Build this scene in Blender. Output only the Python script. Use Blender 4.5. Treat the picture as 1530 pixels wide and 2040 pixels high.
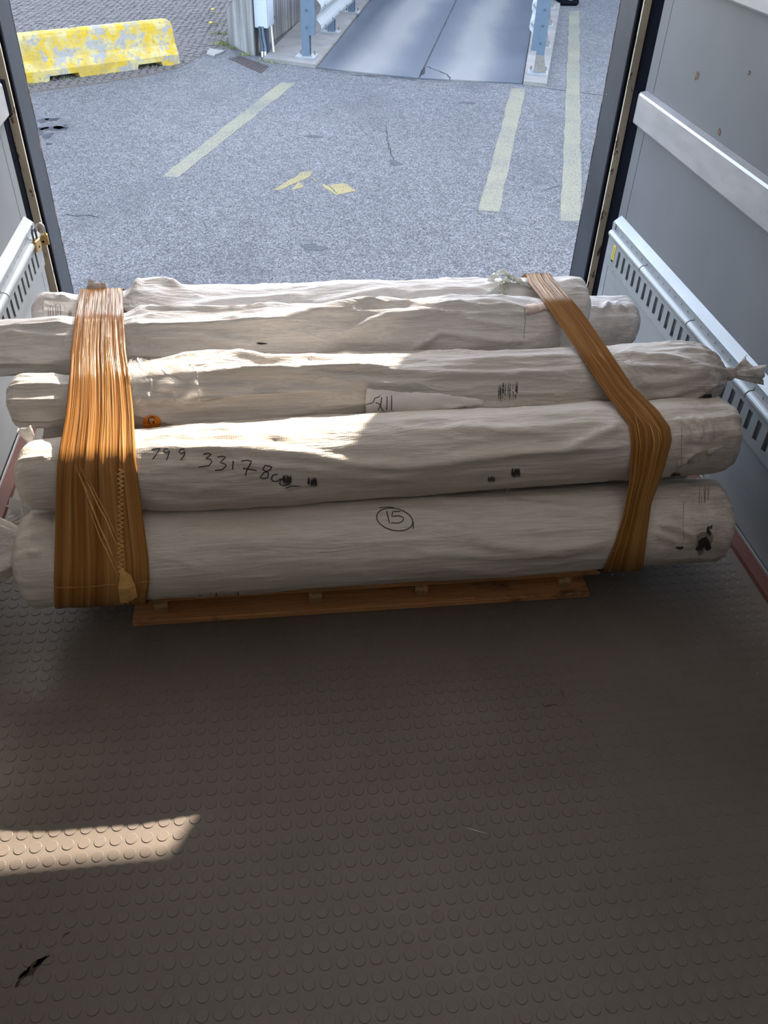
import bpy, math, random
import numpy as np
from mathutils import Vector, Matrix
from mathutils.bvhtree import BVHTree

for o in list(bpy.data.objects):
    bpy.data.objects.remove(o)
scene = bpy.context.scene
COL = scene.collection

# ------------------------------------------------------------------ camera
# metres; truck floor is z=0, +y runs out of the truck's rear opening, x=0 is the middle of the load bed
FPX, CX, CY = 1655.0, 765.0, 1020.0
RW = np.array([[0.9923675, -0.05117722, 0.11219464],
               [-0.11884558, -0.63965537, 0.75941868],
               [0.03290097, -0.76695625, -0.64085539]])
CAM = np.array([-0.24856238, 0.0, 1.77995453])
cd = bpy.data.cameras.new('camera')
cam = bpy.data.objects.new('camera', cd)
COL.objects.link(cam)
cd.sensor_fit = 'VERTICAL'
cd.sensor_height = 36.0
cd.sensor_width = 27.0
cd.lens = FPX / 2040.0 * 36.0
cd.clip_start = 0.02
cd.clip_end = 400
M4 = Matrix.Identity(4)
for i in range(3):
    M4[i][0] = RW[i, 0]
    M4[i][1] = -RW[i, 1]
    M4[i][2] = -RW[i, 2]
    M4[i][3] = CAM[i]
cam.matrix_world = M4
scene.camera = cam

# ------------------------------------------------------------------ light
SUN_TRAVEL = Vector((-0.62, -1.0, -0.81)).normalized()
w = bpy.data.worlds.new('sky')
scene.world = w
w.use_nodes = True
wn = w.node_tree.nodes
wl = w.node_tree.links
wn.clear()
sky = wn.new('ShaderNodeTexSky')
sky.sky_type = 'NISHITA'
sky.sun_disc = False
sky.sun_elevation = math.asin(-SUN_TRAVEL.z)
sky.sun_rotation = math.atan2(-SUN_TRAVEL.x, -SUN_TRAVEL.y)
sky.air_density = 1.0
sky.dust_density = 2.0
hs = wn.new('ShaderNodeHueSaturation')
hs.inputs['Saturation'].default_value = 0.72
bg = wn.new('ShaderNodeBackground')
bg.inputs['Strength'].default_value = 0.88
wo = wn.new('ShaderNodeOutputWorld')
wl.new(sky.outputs[0], hs.inputs['Color'])
wl.new(hs.outputs[0], bg.inputs['Color'])
wl.new(bg.outputs[0], wo.inputs[0])

sd = bpy.data.lights.new('sun', 'SUN')
sd.energy = 20.0
sd.color = (1.0, 0.87, 0.72)
sd.angle = math.radians(0.53)
sun = bpy.data.objects.new('sun', sd)
COL.objects.link(sun)
sun.rotation_euler = SUN_TRAVEL.to_track_quat('-Z', 'Y').to_euler()
sun.location = (10, 16, 14)

pd = bpy.data.lights.new('door_opening_portal', 'AREA')      # guides sampling of the sky through the open rear
pd.shape = 'RECTANGLE'
pd.size, pd.size_y = 2.4, 2.3
pd.cycles.is_portal = True
po = bpy.data.objects.new('door_opening_portal', pd)
COL.objects.link(po)
po.location = (0, 3.86, 1.15)
po.rotation_euler = (math.radians(-90), 0, 0)

vs = scene.view_settings
vs.view_transform = 'Standard'
vs.look = 'None'
vs.exposure = 0.68
vs.gamma = 1.0
vs.use_curve_mapping = False

# ------------------------------------------------------------------ measuring helpers
def ray(px, py):
    return RW @ np.array([(px - CX) / FPX, (py - CY) / FPX, 1.0])
def onz(px, py, z):
    r = ray(px, py); return CAM + r * ((z - CAM[2]) / r[2])
def ony(px, py, y):
    r = ray(px, py); return CAM + r * ((y - CAM[1]) / r[1])
def proj(p):
    q = RW.T @ (np.asarray(p, float) - CAM)
    return CX + FPX * q[0] / q[2], CY + FPX * q[1] / q[2]
def projv(P):
    q = (np.asarray(P) - CAM) @ RW
    return CX + FPX * q[:, 0] / q[:, 2], CY + FPX * q[:, 1] / q[:, 2]

# ------------------------------------------------------------------ object helpers
def wloc(o):
    v = Vector((0, 0, 0))
    while o is not None:
        v += o.location; o = o.parent
    return v
def link(name, me, parent=None, loc=None):
    o = bpy.data.objects.new(name, me)
    COL.objects.link(o)
    if parent is not None:
        o.parent = parent
    if loc is not None:
        o.location = loc
    return o
def tag(o, label=None, cat=None, group=None, kind=None):
    if label: o['label'] = label
    if cat: o['category'] = cat
    if group: o['group'] = group
    if kind: o['kind'] = kind
    return o
def thing(name, loc, label, cat, group=None):
    e = link(name, None, None, loc)
    e.empty_display_size = 0.05
    return tag(e, label, cat, group)
def mesh(name, V, F, mat, parent=None, smooth=False):
    """a mesh object from world-space vertices; made local to its parent"""
    off = wloc(parent) if parent is not None else Vector((0, 0, 0))
    V = np.asarray(V, float) - np.array(off)
    me = bpy.data.meshes.new(name)
    me.from_pydata(V.tolist(), [], [tuple(int(i) for i in f) for f in F])
    if smooth:
        me.polygons.foreach_set('use_smooth', [True] * len(me.polygons))
    me.update()
    if mat: me.materials.append(mat)
    return link(name, me, parent)

class MB:
    """collects simple solids for one mesh"""
    def __init__(s): s.V = []; s.F = []
    def add(s, V, F):
        b = len(s.V); s.V += [tuple(v) for v in V]; s.F += [tuple(i + b for i in f) for f in F]; return s
    def box(s, c, d, rz=0.0, taper=1.0, tilt=0.0):
        x, y, z = d[0] / 2, d[1] / 2, d[2] / 2
        R = Matrix.Rotation(rz, 3, 'Z') @ Matrix.Rotation(tilt, 3, 'Y')
        P = []
        for sz in (-1, 1):
            k = taper if sz > 0 else 1.0
            for sx, sy in ((-1, -1), (1, -1), (1, 1), (-1, 1)):
                P.append(Vector(c) + R @ Vector((sx * x * k, sy * y * k, sz * z)))
        return s.add(P, [(3, 2, 1, 0), (4, 5, 6, 7), (0, 1, 5, 4), (1, 2, 6, 5), (2, 3, 7, 6), (3, 0, 4, 7)])
    def bbox(s, x0, x1, y0, y1, z0, z1):
        return s.box(((x0 + x1) / 2, (y0 + y1) / 2, (z0 + z1) / 2), (abs(x1 - x0), abs(y1 - y0), abs(z1 - z0)))
    def cbox(s, x0, x1, y0, y1, z0, z1, b=0.004):
        """box with chamfered edges"""
        xs = (x0, x1); ys = (y0, y1); zs = (z0, z1)
        P = []; 
        for X in (0, 1):
            for Y in (0, 1):
                for Z in (0, 1):
                    cx, cy, cz = xs[X], ys[Y], zs[Z]
                    ix, iy, iz = (1 - 2 * X) * b, (1 - 2 * Y) * b, (1 - 2 * Z) * b
                    P += [(cx, cy + iy, cz + iz), (cx + ix, cy, cz + iz), (cx + ix, cy + iy, cz)]
        I = lambda X, Y, Z, k: (X * 4 + Y * 2 + Z) * 3 + k
        F = []
        for X in (0, 1): F.append((I(X,0,0,0), I(X,1,0,0), I(X,1,1,0), I(X,0,1,0)))
        for Y in (0, 1): F.append((I(0,Y,0,1), I(1,Y,0,1), I(1,Y,1,1), I(0,Y,1,1)))
        for Z in (0, 1): F.append((I(0,0,Z,2), I(1,0,Z,2), I(1,1,Z,2), I(0,1,Z,2)))
        for a in (0, 1):
            for c in (0, 1):
                F.append((I(0,a,c,1), I(1,a,c,1), I(1,a,c,2), I(0,a,c,2)))
                F.append((I(a,0,c,0), I(a,1,c,0), I(a,1,c,2), I(a,0,c,2)))
                F.append((I(a,c,0,0), I(a,c,1,0), I(a,c,1,1), I(a,c,0,1)))
                for e in (0, 1): F.append((I(a,c,e,0), I(a,c,e,1), I(a,c,e,2)))
        return s.add(P, list(dict.fromkeys(F)))
    def prism(s, poly, z0, z1):
        n = len(poly)
        z0 = z0 if hasattr(z0, '__len__') else [z0] * n
        z1 = z1 if hasattr(z1, '__len__') else [z1] * n
        V = [(p[0], p[1], z0[i]) for i, p in enumerate(poly)] + [(p[0], p[1], z1[i]) for i, p in enumerate(poly)]
        F = [tuple(range(n - 1, -1, -1)), tuple(range(n, 2 * n))] + [(i, (i + 1) % n, n + (i + 1) % n, n + i) for i in range(n)]
        return s.add(V, F)
    def extrude(s, prof, A, B, cap=True):
        """profile given as 3D points around A, swept to B"""
        n = len(prof); d = Vector(B) - Vector(A)
        V = [Vector(p) for p in prof] + [Vector(p) + d for p in prof]
        F = [(i, (i + 1) % n, n + (i + 1) % n, n + i) for i in range(n)]
        if cap: F += [tuple(range(n - 1, -1, -1)), tuple(range(n, 2 * n))]
        return s.add(V, F)
    def tube(s, pts, r, n=10, cap=True):
        pts = [Vector(p) for p in pts]; m = len(pts)
        rs = r if hasattr(r, '__len__') else [r] * m
        V = []; F = []
        t0 = (pts[1] - pts[0]).normalized()
        u = t0.cross(Vector((0, 0, 1)))
        if u.length < 1e-3: u = t0.cross(Vector((1, 0, 0)))
        u.normalize()
        for i in range(m):
            t = (pts[min(i + 1, m - 1)] - pts[max(i - 1, 0)]).normalized()
            u = (u - t * u.dot(t)).normalized(); v = t.cross(u)
            for k in range(n):
                a = 2 * math.pi * k / n
                V.append(pts[i] + (u * math.cos(a) + v * math.sin(a)) * rs[i])
        for i in range(m - 1):
            for k in range(n):
                F.append((i * n + k, i * n + (k + 1) % n, (i + 1) * n + (k + 1) % n, (i + 1) * n + k))
        if cap: F += [tuple(range(n - 1, -1, -1)), tuple(range((m - 1) * n, m * n))]
        return s.add(V, F)
    def disc(s, c, nrm, r, n=10, h=0.002):
        nrm = Vector(nrm).normalized()
        return s.tube([Vector(c), Vector(c) + nrm * h], [r, r * 0.8], n)
    def build(s, name, mat, parent=None, smooth=False):
        return mesh(name, s.V, s.F, mat, parent, smooth)

def grid_faces(n, m, wrap=False):
    F = []
    mm = m if wrap else m - 1
    for i in range(n - 1):
        for k in range(mm):
            a = i * m + k; b = i * m + (k + 1) % m
            F.append((a, b, b + m, a + m))
    return F

# ------------------------------------------------------------------ materials
def nt(name):
    m = bpy.data.materials.new(name); m.use_nodes = True
    t = m.node_tree
    return m, t, t.nodes['Principled BSDF']
def nd(t, typ, **kw):
    n = t.nodes.new(typ)
    for k, v in kw.items():
        if k.startswith('i_'):
            key = k[2:].replace('_', ' ')
            n.inputs[key].default_value = v
        else: setattr(n, k, v)
    return n
def coords(t, scale=(1, 1, 1), obj=True, rot=(0, 0, 0)):
    c = nd(t, 'ShaderNodeTexCoord'); mp = nd(t, 'ShaderNodeMapping')
    mp.inputs['Scale'].default_value = scale; mp.inputs['Rotation'].default_value = rot
    t.links.new(c.outputs['Object' if obj else 'Generated'], mp.inputs[0])
    return mp.outputs[0]
def noise(t, vec, scale, detail=4, rough=0.6, dist=0.0):
    n = nd(t, 'ShaderNodeTexNoise'); n.inputs['Scale'].default_value = scale
    n.inputs['Detail'].default_value = detail; n.inputs['Roughness'].default_value = rough; n.inputs['Distortion'].default_value = dist
    if vec is not None: t.links.new(vec, n.inputs['Vector'])
    return n.outputs['Fac']
def ramp(t, fac, stops, interp='LINEAR'):
    r = nd(t, 'ShaderNodeValToRGB'); cr = r.color_ramp; cr.interpolation = interp
    while len(cr.elements) < len(stops): cr.elements.new(0.5)
    for e, (p, c) in zip(cr.elements, stops):
        e.position = p; e.color = (c[0], c[1], c[2], 1) if hasattr(c, '__len__') else (c, c, c, 1)
    t.links.new(fac, r.inputs[0]); return r.outputs[0]
def mix(t, fac, a, b, typ='MIX'):
    m = nd(t, 'ShaderNodeMix', data_type='RGBA', blend_type=typ)
    for s, v in ((m.inputs[0], fac), (m.inputs[6], a), (m.inputs[7], b)):
        if hasattr(v, 'node'): t.links.new(v, s)
        elif hasattr(v, '__len__'): s.default_value = (v[0], v[1], v[2], 1)
        else: s.default_value = v
    return m.outputs[2]
def bump(t, bsdf, h, strength=0.3, dist=0.01, prev=None):
    b = nd(t, 'ShaderNodeBump'); b.inputs['Strength'].default_value = strength; b.inputs['Distance'].default_value = dist
    t.links.new(h, b.inputs['Height'])
    if prev is not None: t.links.new(prev, b.inputs['Normal'])
    t.links.new(b.outputs[0], bsdf.inputs['Normal']); return b.outputs[0]
def plain(name, c, rough=0.6, metal=0.0, var=0.12, scale=30, bmp=0.0, spec=0.5):
    m, t, b = nt(name)
    n = noise(t, coords(t), scale)
    hi = [min(1, x * (1 + var)) for x in c]; lo = [x * (1 - var) for x in c]
    t.links.new(ramp(t, n, [(0.3, lo), (0.7, hi)]), b.inputs['Base Color'])
    b.inputs['Roughness'].default_value = rough; b.inputs['Metallic'].default_value = metal
    b.inputs['Specular IOR Level'].default_value = spec
    if bmp: bump(t, b, n, bmp, 0.005)
    return m

def fabric(name, base, dirt, dirt_amt=0.5, crisp=1.0):
    m, t, b = nt(name)
    co = coords(t)
    big = noise(t, coords(t, (1.2, 4, 4)), 1.6, 5, 0.62)
    col = mix(t, ramp(t, big, [(0.42, 0.0), (0.78, dirt_amt)]), base, dirt)
    str_ = noise(t, coords(t, (2, 90, 90)), 3.0, 4, 0.65)
    col = mix(t, ramp(t, str_, [(0.36, 0.5), (0.62, 0.0)]), col, [base[0] * 0.64, base[1] * 0.58, base[2] * 0.52])
    sp = noise(t, co, 120, 2, 0.5)
    col = mix(t, ramp(t, sp, [(0.70, 0.0), (0.80, 0.2)]), col, dirt)
    # handling grime gathered on the sewn right-hand ends
    sx = nd(t, 'ShaderNodeSeparateXYZ'); t.links.new(co, sx.inputs[0])
    mr = nd(t, 'ShaderNodeMapRange'); mr.inputs['From Min'].default_value = 0.70; mr.inputs['From Max'].default_value = 1.0; mr.inputs['To Max'].default_value = 0.42
    t.links.new(sx.outputs[0], mr.inputs['Value'])
    gn = noise(t, coords(t, (7, 14, 14)), 2.0, 6, 0.7)
    mu = nd(t, 'ShaderNodeMath', operation='MULTIPLY'); t.links.new(mr.outputs[0], mu.inputs[0]); t.links.new(ramp(t, gn, [(0.42, 0.0), (0.62, 1.6)]), mu.inputs[1])
    col = mix(t, mu.outputs[0], col, (0.17, 0.135, 0.105))
    t.links.new(col, b.inputs['Base Color'])
    b.inputs['Roughness'].default_value = 0.5
    b.inputs['Specular IOR Level'].default_value = 0.4
    # woven tape yarns: fine ribs both ways
    w1 = nd(t, 'ShaderNodeTexWave', wave_type='BANDS', bands_direction='X'); w1.inputs['Scale'].default_value = 55; w1.inputs['Distortion'].default_value = 1.5
    t.links.new(co, w1.inputs['Vector'])
    w2 = nd(t, 'ShaderNodeTexWave', wave_type='BANDS', bands_direction='Z'); w2.inputs['Scale'].default_value = 75; w2.inputs['Distortion'].default_value = 1.5
    t.links.new(co, w2.inputs['Vector'])
    wv = mix(t, 0.5, w1.outputs['Fac'], w2.outputs['Fac'])
    n1 = bump(t, b, wv, 0.15, 0.002)
    cr = noise(t, coords(t, (9, 34, 34)), 2.2, 5, 0.68, 0.8)
    n2 = bump(t, b, cr, 0.36 * crisp, 0.009, n1)
    # long sharp creases: ridged noise pulled out along the roll
    rn = noise(t, coords(t, (1.6, 11, 11)), 1.6, 3, 0.5, 1.2)
    ab = nd(t, 'ShaderNodeMath', operation='SUBTRACT'); t.links.new(rn, ab.inputs[0]); ab.inputs[1].default_value = 0.5
    ab2 = nd(t, 'ShaderNodeMath', operation='ABSOLUTE'); t.links.new(ab.outputs[0], ab2.inputs[0])
    rd = ramp(t, ab2.outputs[0], [(0.0, 1.0), (0.05, 0.35), (0.16, 0.0)])
    bump(t, b, rd, 0.28 * crisp, 0.010, n2)
    return m
M = {}
M['fabric'] = fabric('woven_wrap', (0.74, 0.69, 0.63), (0.40, 0.32, 0.24), 0.45, 0.6)
M['fabric_white'] = fabric('woven_wrap_white', (0.86, 0.85, 0.85), (0.56, 0.50, 0.46), 0.25, 1.0)
M['fabric_pale'] = fabric('woven_wrap_pale', (0.80, 0.765, 0.73), (0.46, 0.38, 0.31), 0.45, 1.0)
M['fabric_dirty'] = fabric('woven_wrap_soiled', (0.62, 0.56, 0.50), (0.25, 0.19, 0.14), 0.6)

def film_mat():
    m, t, b = nt('amber_stretch_film')
    uv = nd(t, 'ShaderNodeTexCoord').outputs['UV']
    mp = nd(t, 'ShaderNodeMapping'); mp.inputs['Scale'].default_value = (15, 0.55, 1); t.links.new(uv, mp.inputs[0])
    n = noise(t, mp.outputs[0], 1.0, 3, 0.55, 0.5)
    mp2 = nd(t, 'ShaderNodeMapping'); mp2.inputs['Scale'].default_value = (7, 0.7, 1); t.links.new(uv, mp2.inputs[0])
    n2 = noise(t, mp2.outputs[0], 1.0, 3, 0.5, 0.2)
    c = ramp(t, n, [(0.3, (0.27, 0.105, 0.022)), (0.5, (0.43, 0.19, 0.045)), (0.70, (0.62, 0.34, 0.12))])
    c = mix(t, ramp(t, n2, [(0.4, 0.0), (0.6, 0.45)]), c, (0.34, 0.13, 0.018))
    t.links.new(c, b.inputs['Base Color'])
    b.inputs['Roughness'].default_value = 0.26
    b.inputs['Specular IOR Level'].default_value = 0.35
    bump(t, b, n, 0.9, 0.016)
    # thin film: some light passes through
    tr = nd(t, 'ShaderNodeBsdfTranslucent'); t.links.new(c, tr.inputs['Color'])
    mx = nd(t, 'ShaderNodeMixShader'); mx.inputs[0].default_value = 0.18
    t.links.new(b.outputs[0], mx.inputs[1]); t.links.new(tr.outputs[0], mx.inputs[2])
    t.links.new(mx.outputs[0], t.nodes['Material Output'].inputs['Surface'])
    return m
M['film'] = film_mat()

def clear_mat(name, tint, alpha):
    m, t, b = nt(name)
    n = noise(t, coords(t), 40, 4)
    t.links.new(ramp(t, n, [(0.3, [x * 0.8 for x in tint]), (0.7, tint)]), b.inputs['Base Color'])
    b.inputs['Roughness'].default_value = 0.18
    b.inputs['Alpha'].default_value = alpha
    b.inputs['Coat Weight'].default_value = 0.5
    return m
M['clear'] = clear_mat('clear_plastic', (0.90, 0.88, 0.86), 0.30)
M['clear_green'] = clear_mat('yellowed_plastic', (0.90, 0.90, 0.78), 0.5)

def wood(name, c, dark):
    m, t, b = nt(name)
    g = noise(t, coords(t, (1.5, 40, 40)), 2.0, 5, 0.6, 1.5)
    col = ramp(t, g, [(0.3, [x * 0.62 for x in c]), (0.6, c)])
    s = noise(t, coords(t, (4, 9, 9)), 1.4, 4, 0.7)
    col = mix(t, ramp(t, s, [(0.56, 0.0), (0.70, 0.85)]), col, dark)
    t.links.new(col, b.inputs['Base Color']); b.inputs['Roughness'].default_value = 0.72
    bump(t, b, g, 0.25, 0.003); return m
M['wood'] = wood('pallet_pine', (0.58, 0.27, 0.10), (0.07, 0.035, 0.02))
def endgrain():
    m, t, b = nt('pallet_end_grain')
    wv = nd(t, 'ShaderNodeTexWave', wave_type='RINGS'); wv.inputs['Scale'].default_value = 70; wv.inputs['Distortion'].default_value = 3
    t.links.new(coords(t), wv.inputs['Vector'])
    t.links.new(ramp(t, wv.outputs['Fac'], [(0.2, (0.30, 0.19, 0.09)), (0.8, (0.55, 0.37, 0.19))]), b.inputs['Base Color'])
    b.inputs['Roughness'].default_value = 0.8; return m
M['endgrain'] = endgrain()

def floor_mat():
    m, t, b = nt('rubber_floor')
    co = coords(t)
    n = noise(t, co, 2.2, 6, 0.6); n2 = noise(t, co, 26, 4, 0.65)
    c = ramp(t, n, [(0.3, (0.124, 0.104, 0.088)), (0.55, (0.146, 0.124, 0.106)), (0.75, (0.168, 0.145, 0.125))])
    c = mix(t, ramp(t, n2, [(0.60, 0.0), (0.78, 0.35)]), c, (0.08, 0.065, 0.055))
    t.links.new(c, b.inputs['Base Color'])
    t.links.new(ramp(t, n, [(0.3, 0.42), (0.7, 0.31)]), b.inputs['Roughness'])
    b.inputs['Specular IOR Level'].default_value = 0.45
    bump(t, b, n2, 0.06, 0.002); return m
M['rubber'] = floor_mat()

def panel_mat():
    m, t, b = nt('grey_wall_panel')
    n = noise(t, coords(t), 1.6, 5, 0.6); s = noise(t, coords(t), 9, 3, 0.5)
    c = ramp(t, n, [(0.3, (0.145, 0.155, 0.167)), (0.7, (0.178, 0.189, 0.202))])
    c = mix(t, ramp(t, s, [(0.72, 0.0), (0.80, 0.55)]), c, (0.20, 0.19, 0.19))
    t.links.new(c, b.inputs['Base Color']); b.inputs['Roughness'].default_value = 0.5; b.inputs['Specular IOR Level'].default_value = 0.3; return m
M['panel'] = panel_mat()
def galv(name, c, rough=0.38, metal=0.75):
    m, t, b = nt(name)
    n = noise(t, coords(t, (6, 1.5, 6)), 3, 5, 0.65); sp = noise(t, coords(t), 38, 2, 0.5)
    col = ramp(t, n, [(0.3, [x * 0.82 for x in c]), (0.7, c)])
    col = mix(t, ramp(t, sp, [(0.68, 0.0), (0.8, 0.25)]), col, (0.16, 0.15, 0.14))
    t.links.new(col, b.inputs['Base Color'])
    t.links.new(ramp(t, n, [(0.3, rough - 0.06), (0.7, rough + 0.1)]), b.inputs['Roughness'])
    b.inputs['Metallic'].default_value = metal; return m
M['galv'] = galv('galvanised_steel', (0.33, 0.355, 0.37), 0.5, 0.5)
M['alu'] = galv('brushed_aluminium', (0.40, 0.40, 0.41), 0.45, 0.4)
M['guard'] = galv('blue_grey_guardrail_steel', (0.105, 0.145, 0.195), 0.5, 0.3)
def chipped(name, c, flecks, edge=0.62):
    m, t, b = nt(name)
    n = noise(t, coords(t, (14, 14, 5)), 2.0, 5, 0.7); n2 = noise(t, coords(t), 60, 3, 0.6); n3 = noise(t, coords(t), 3, 2)
    col = mix(t, ramp(t, n3, [(0.35, 0.0), (0.7, 0.5)]), c, [x * 1.9 for x in c])
    col = mix(t, ramp(t, n, [(edge, 0.0), (edge + 0.04, 1.0)]), col, flecks[0])
    col = mix(t, ramp(t, n2, [(0.72, 0.0), (0.76, 1.0)]), col, flecks[1])
    t.links.new(col, b.inputs['Base Color']); b.inputs['Roughness'].default_value = 0.5; b.inputs['Specular IOR Level'].default_value = 0.25; return m
M['post'] = chipped('dark_chipped_paint', (0.030, 0.036, 0.046), ((0.26, 0.15, 0.09), (0.48, 0.46, 0.38)), 0.67)
M['seam'] = chipped('cream_seal_strip', (0.46, 0.43, 0.34), ((0.10, 0.06, 0.04), (0.05, 0.04, 0.035)), 0.58)
M['worn_edge'] = chipped('worn_post_edge', (0.020, 0.022, 0.026), ((0.30, 0.19, 0.12), (0.45, 0.42, 0.33)), 0.52)
M['redbrown'] = chipped('red_brown_primer', (0.085, 0.030, 0.021), ((0.15, 0.07, 0.045), (0.40, 0.28, 0.13)), 0.64)
M['black'] = plain('black_rubber_gasket', (0.008, 0.009, 0.013), 0.9, spec=0.0)
M['white_paint'] = plain('white_roof_panel', (0.62, 0.62, 0.60), 0.6, var=0.04, scale=3)
def roof_mat():  # translucency added so the unseen roof lets soft fill light inside
    m, t, b = nt('fill_light_roof_sheet')
    b.inputs['Base Color'].default_value = (0.60, 0.58, 0.54, 1); b.inputs['Roughness'].default_value = 0.5
    n = noise(t, coords(t), 2.0, 3)
    tr = nd(t, 'ShaderNodeBsdfTranslucent'); t.links.new(ramp(t, n, [(0.3, (0.65, 0.62, 0.57)), (0.7, (0.71, 0.68, 0.63))]), tr.inputs['Color'])
    mx = nd(t, 'ShaderNodeMixShader'); mx.inputs[0].default_value = 0.08
    t.links.new(b.outputs[0], mx.inputs[1]); t.links.new(tr.outputs[0], mx.inputs[2])
    t.links.new(mx.outputs[0], t.nodes['Material Output'].inputs['Surface'])
    return m
M['roof'] = roof_mat()
M['ink'] = plain('black_marker_ink', (0.025, 0.022, 0.022), 0.6)
M['smudge'] = plain('grey_black_smear', (0.055, 0.048, 0.044), 0.8, var=0.5, scale=200)
M['soil'] = plain('brown_soil_mark', (0.05, 0.032, 0.02), 0.85, var=0.4, scale=80)
M['flap'] = plain('white_plastic_flap', (0.93, 0.91, 0.89), 0.3, var=0.03)
M['soil_light'] = plain('grey_brown_soiling', (0.26, 0.21, 0.17), 0.85, var=0.3, scale=80)
M['paper'] = plain('label_paper', (0.86, 0.82, 0.79), 0.45, var=0.03)
M['print'] = plain('label_print', (0.30, 0.26, 0.25), 0.6)
M['yellow_sticker'] = plain('yellow_sticker', (0.80, 0.62, 0.06), 0.4, var=0.05)
M['orange'] = plain('orange_sticker', (0.85, 0.26, 0.02), 0.35, var=0.05)
M['brass'] = plain('brass', (0.62, 0.44, 0.20), 0.35, 0.85, var=0.1)
M['chrome'] = plain('shackle_steel', (0.70, 0.70, 0.72), 0.18, 0.95, var=0.05)
M['dark_metal'] = plain('dark_shackle', (0.10, 0.11, 0.13), 0.35, 0.7)
M['rust_tape'] = plain('worn_reddish_tape', (0.66, 0.52, 0.46), 0.6, var=0.35, scale=60)

def asphalt_mat():
    m, t, b = nt('asphalt')
    co = coords(t)
    big = noise(t, coords(t, (1, 0.6, 1)), 0.28, 5, 0.6)
    gr = nd(t, 'ShaderNodeTexVoronoi'); gr.inputs['Scale'].default_value = 70; t.links.new(co, gr.inputs['Vector'])
    fine = noise(t, co, 75, 4, 0.8); mid = noise(t, co, 9, 4, 0.7)
    c = ramp(t, big, [(0.28, (0.084, 0.085, 0.089)), (0.5, (0.102, 0.102, 0.105)), (0.72, (0.117, 0.116, 0.117))])
    c = mix(t, 1.0, c, ramp(t, fine, [(0.36, 0.25), (0.5, 1.0), (0.62, 2.4)]), 'MULTIPLY')
    c = mix(t, 1.0, c, ramp(t, mid, [(0.3, 0.82), (0.7, 1.15)]), 'MULTIPLY')
    c = mix(t, ramp(t, gr.outputs['Distance'], [(0.10, 0.55), (0.24, 0.0)]), c, (0.34, 0.34, 0.34))
    st = noise(t, coords(t, (1.2, 0.5, 1)), 1.1, 4, 0.55)
    c = mix(t, ramp(t, st, [(0.56, 0.0), (0.74, 0.5)]), c, (0.072, 0.074, 0.079))
    t.links.new(c, b.inputs['Base Color']); b.inputs['Roughness'].default_value = 0.9; b.inputs['Specular IOR Level'].default_value = 0.06
    bump(t, b, fine, 0.6, 0.01); return m
M['asphalt'] = asphalt_mat()
def conc(name, lo, hi, scale=1.2, stripe=None, rough=0.8):
    m, t, b = nt(name)
    n = noise(t, coords(t), scale, 6, 0.65); f = noise(t, coords(t), 45, 3, 0.6)
    c = ramp(t, n, [(0.3, lo), (0.7, hi)])
    c = mix(t, ramp(t, f, [(0.35, 0.25), (0.6, 0.0)]), c, [x * 0.6 for x in lo])
    if stripe:
        s = noise(t, coords(t, stripe), 1.0, 3, 0.6)
        c = mix(t, ramp(t, s, [(0.42, 0.75), (0.62, 0.0)]), c, [x * 0.45 for x in lo])
        bump(t, b, s, 0.6, 0.02)
    else: bump(t, b, f, 0.25, 0.004)
    t.links.new(c, b.inputs['Base Color']); b.inputs['Roughness'].default_value = rough; b.inputs['Specular IOR Level'].default_value = 0.12; return m
M['concrete'] = conc('kerb_concrete', (0.17, 0.162, 0.148), (0.26, 0.248, 0.23), 2.0)
M['wallconc'] = conc('board_marked_concrete', (0.21, 0.208, 0.198), (0.32, 0.315, 0.30), 1.5, (9, 9, 0.35))
M['cobble'] = conc('cobble_stone', (0.080, 0.072, 0.068), (0.145, 0.133, 0.127), 6)
M['sand'] = conc('joint_sand', (0.085, 0.075, 0.065), (0.125, 0.110, 0.094), 3)
def deck_mat():
    m, t, b = nt('worn_weighbridge_concrete')
    # tyre-polished tracks run along the deck
    v = coords(t, (1, 1, 1), True, (0, 0, math.radians(16.4)))
    sx = nd(t, 'ShaderNodeSeparateXYZ'); t.links.new(v, sx.inputs[0])
    n = noise(t, coords(t, (1.2, 0.35, 1)), 1.1, 5, 0.6)
    wv = nd(t, 'ShaderNodeTexWave', wave_type='BANDS', bands_direction='X'); wv.inputs['Scale'].default_value = 0.215; wv.inputs['Distortion'].default_value = 0.9
    wv.inputs['Phase Offset'].default_value = 2.2
    t.links.new(v, wv.inputs['Vector'])
    f = mix(t, 0.45, wv.outputs['Fac'], n)
    c = ramp(t, f, [(0.25, (0.075, 0.086, 0.105)), (0.5, (0.115, 0.121, 0.132)), (0.75, (0.19, 0.187, 0.18))])
    g = noise(t, coords(t), 60, 3, 0.6)
    c = mix(t, ramp(t, g, [(0.35, 0.25), (0.6, 0.0)]), c, (0.07, 0.073, 0.078))
    t.links.new(c, b.inputs['Base Color']); b.inputs['Roughness'].default_value = 0.7; b.inputs['Specular IOR Level'].default_value = 0.15
    bump(t, b, g, 0.15, 0.003); return m
M['deck'] = deck_mat()
def paint_mat(name, c, wear):
    m, t, b = nt(name)
    n = noise(t, coords(t), 70, 4, 0.7); n2 = noise(t, coords(t), 1.5, 3)
    a = mix(t, 0.2, n, n2)
    col = mix(t, ramp(t, a, [(wear - 0.05, 1.0), (wear + 0.06, 0.0)]), c, (0.11, 0.111, 0.114))
    t.links.new(col, b.inputs['Base Color']); b.inputs['Specular IOR Level'].default_value = 0.06; b.inputs['Roughness'].default_value = 0.9; return m
M['line'] = paint_mat('faded_yellow_road_paint', (0.215, 0.205, 0.14), 0.47)
M['line_yellow'] = paint_mat('worn_yellow_road_paint', (0.27, 0.22, 0.09), 0.47)
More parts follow.
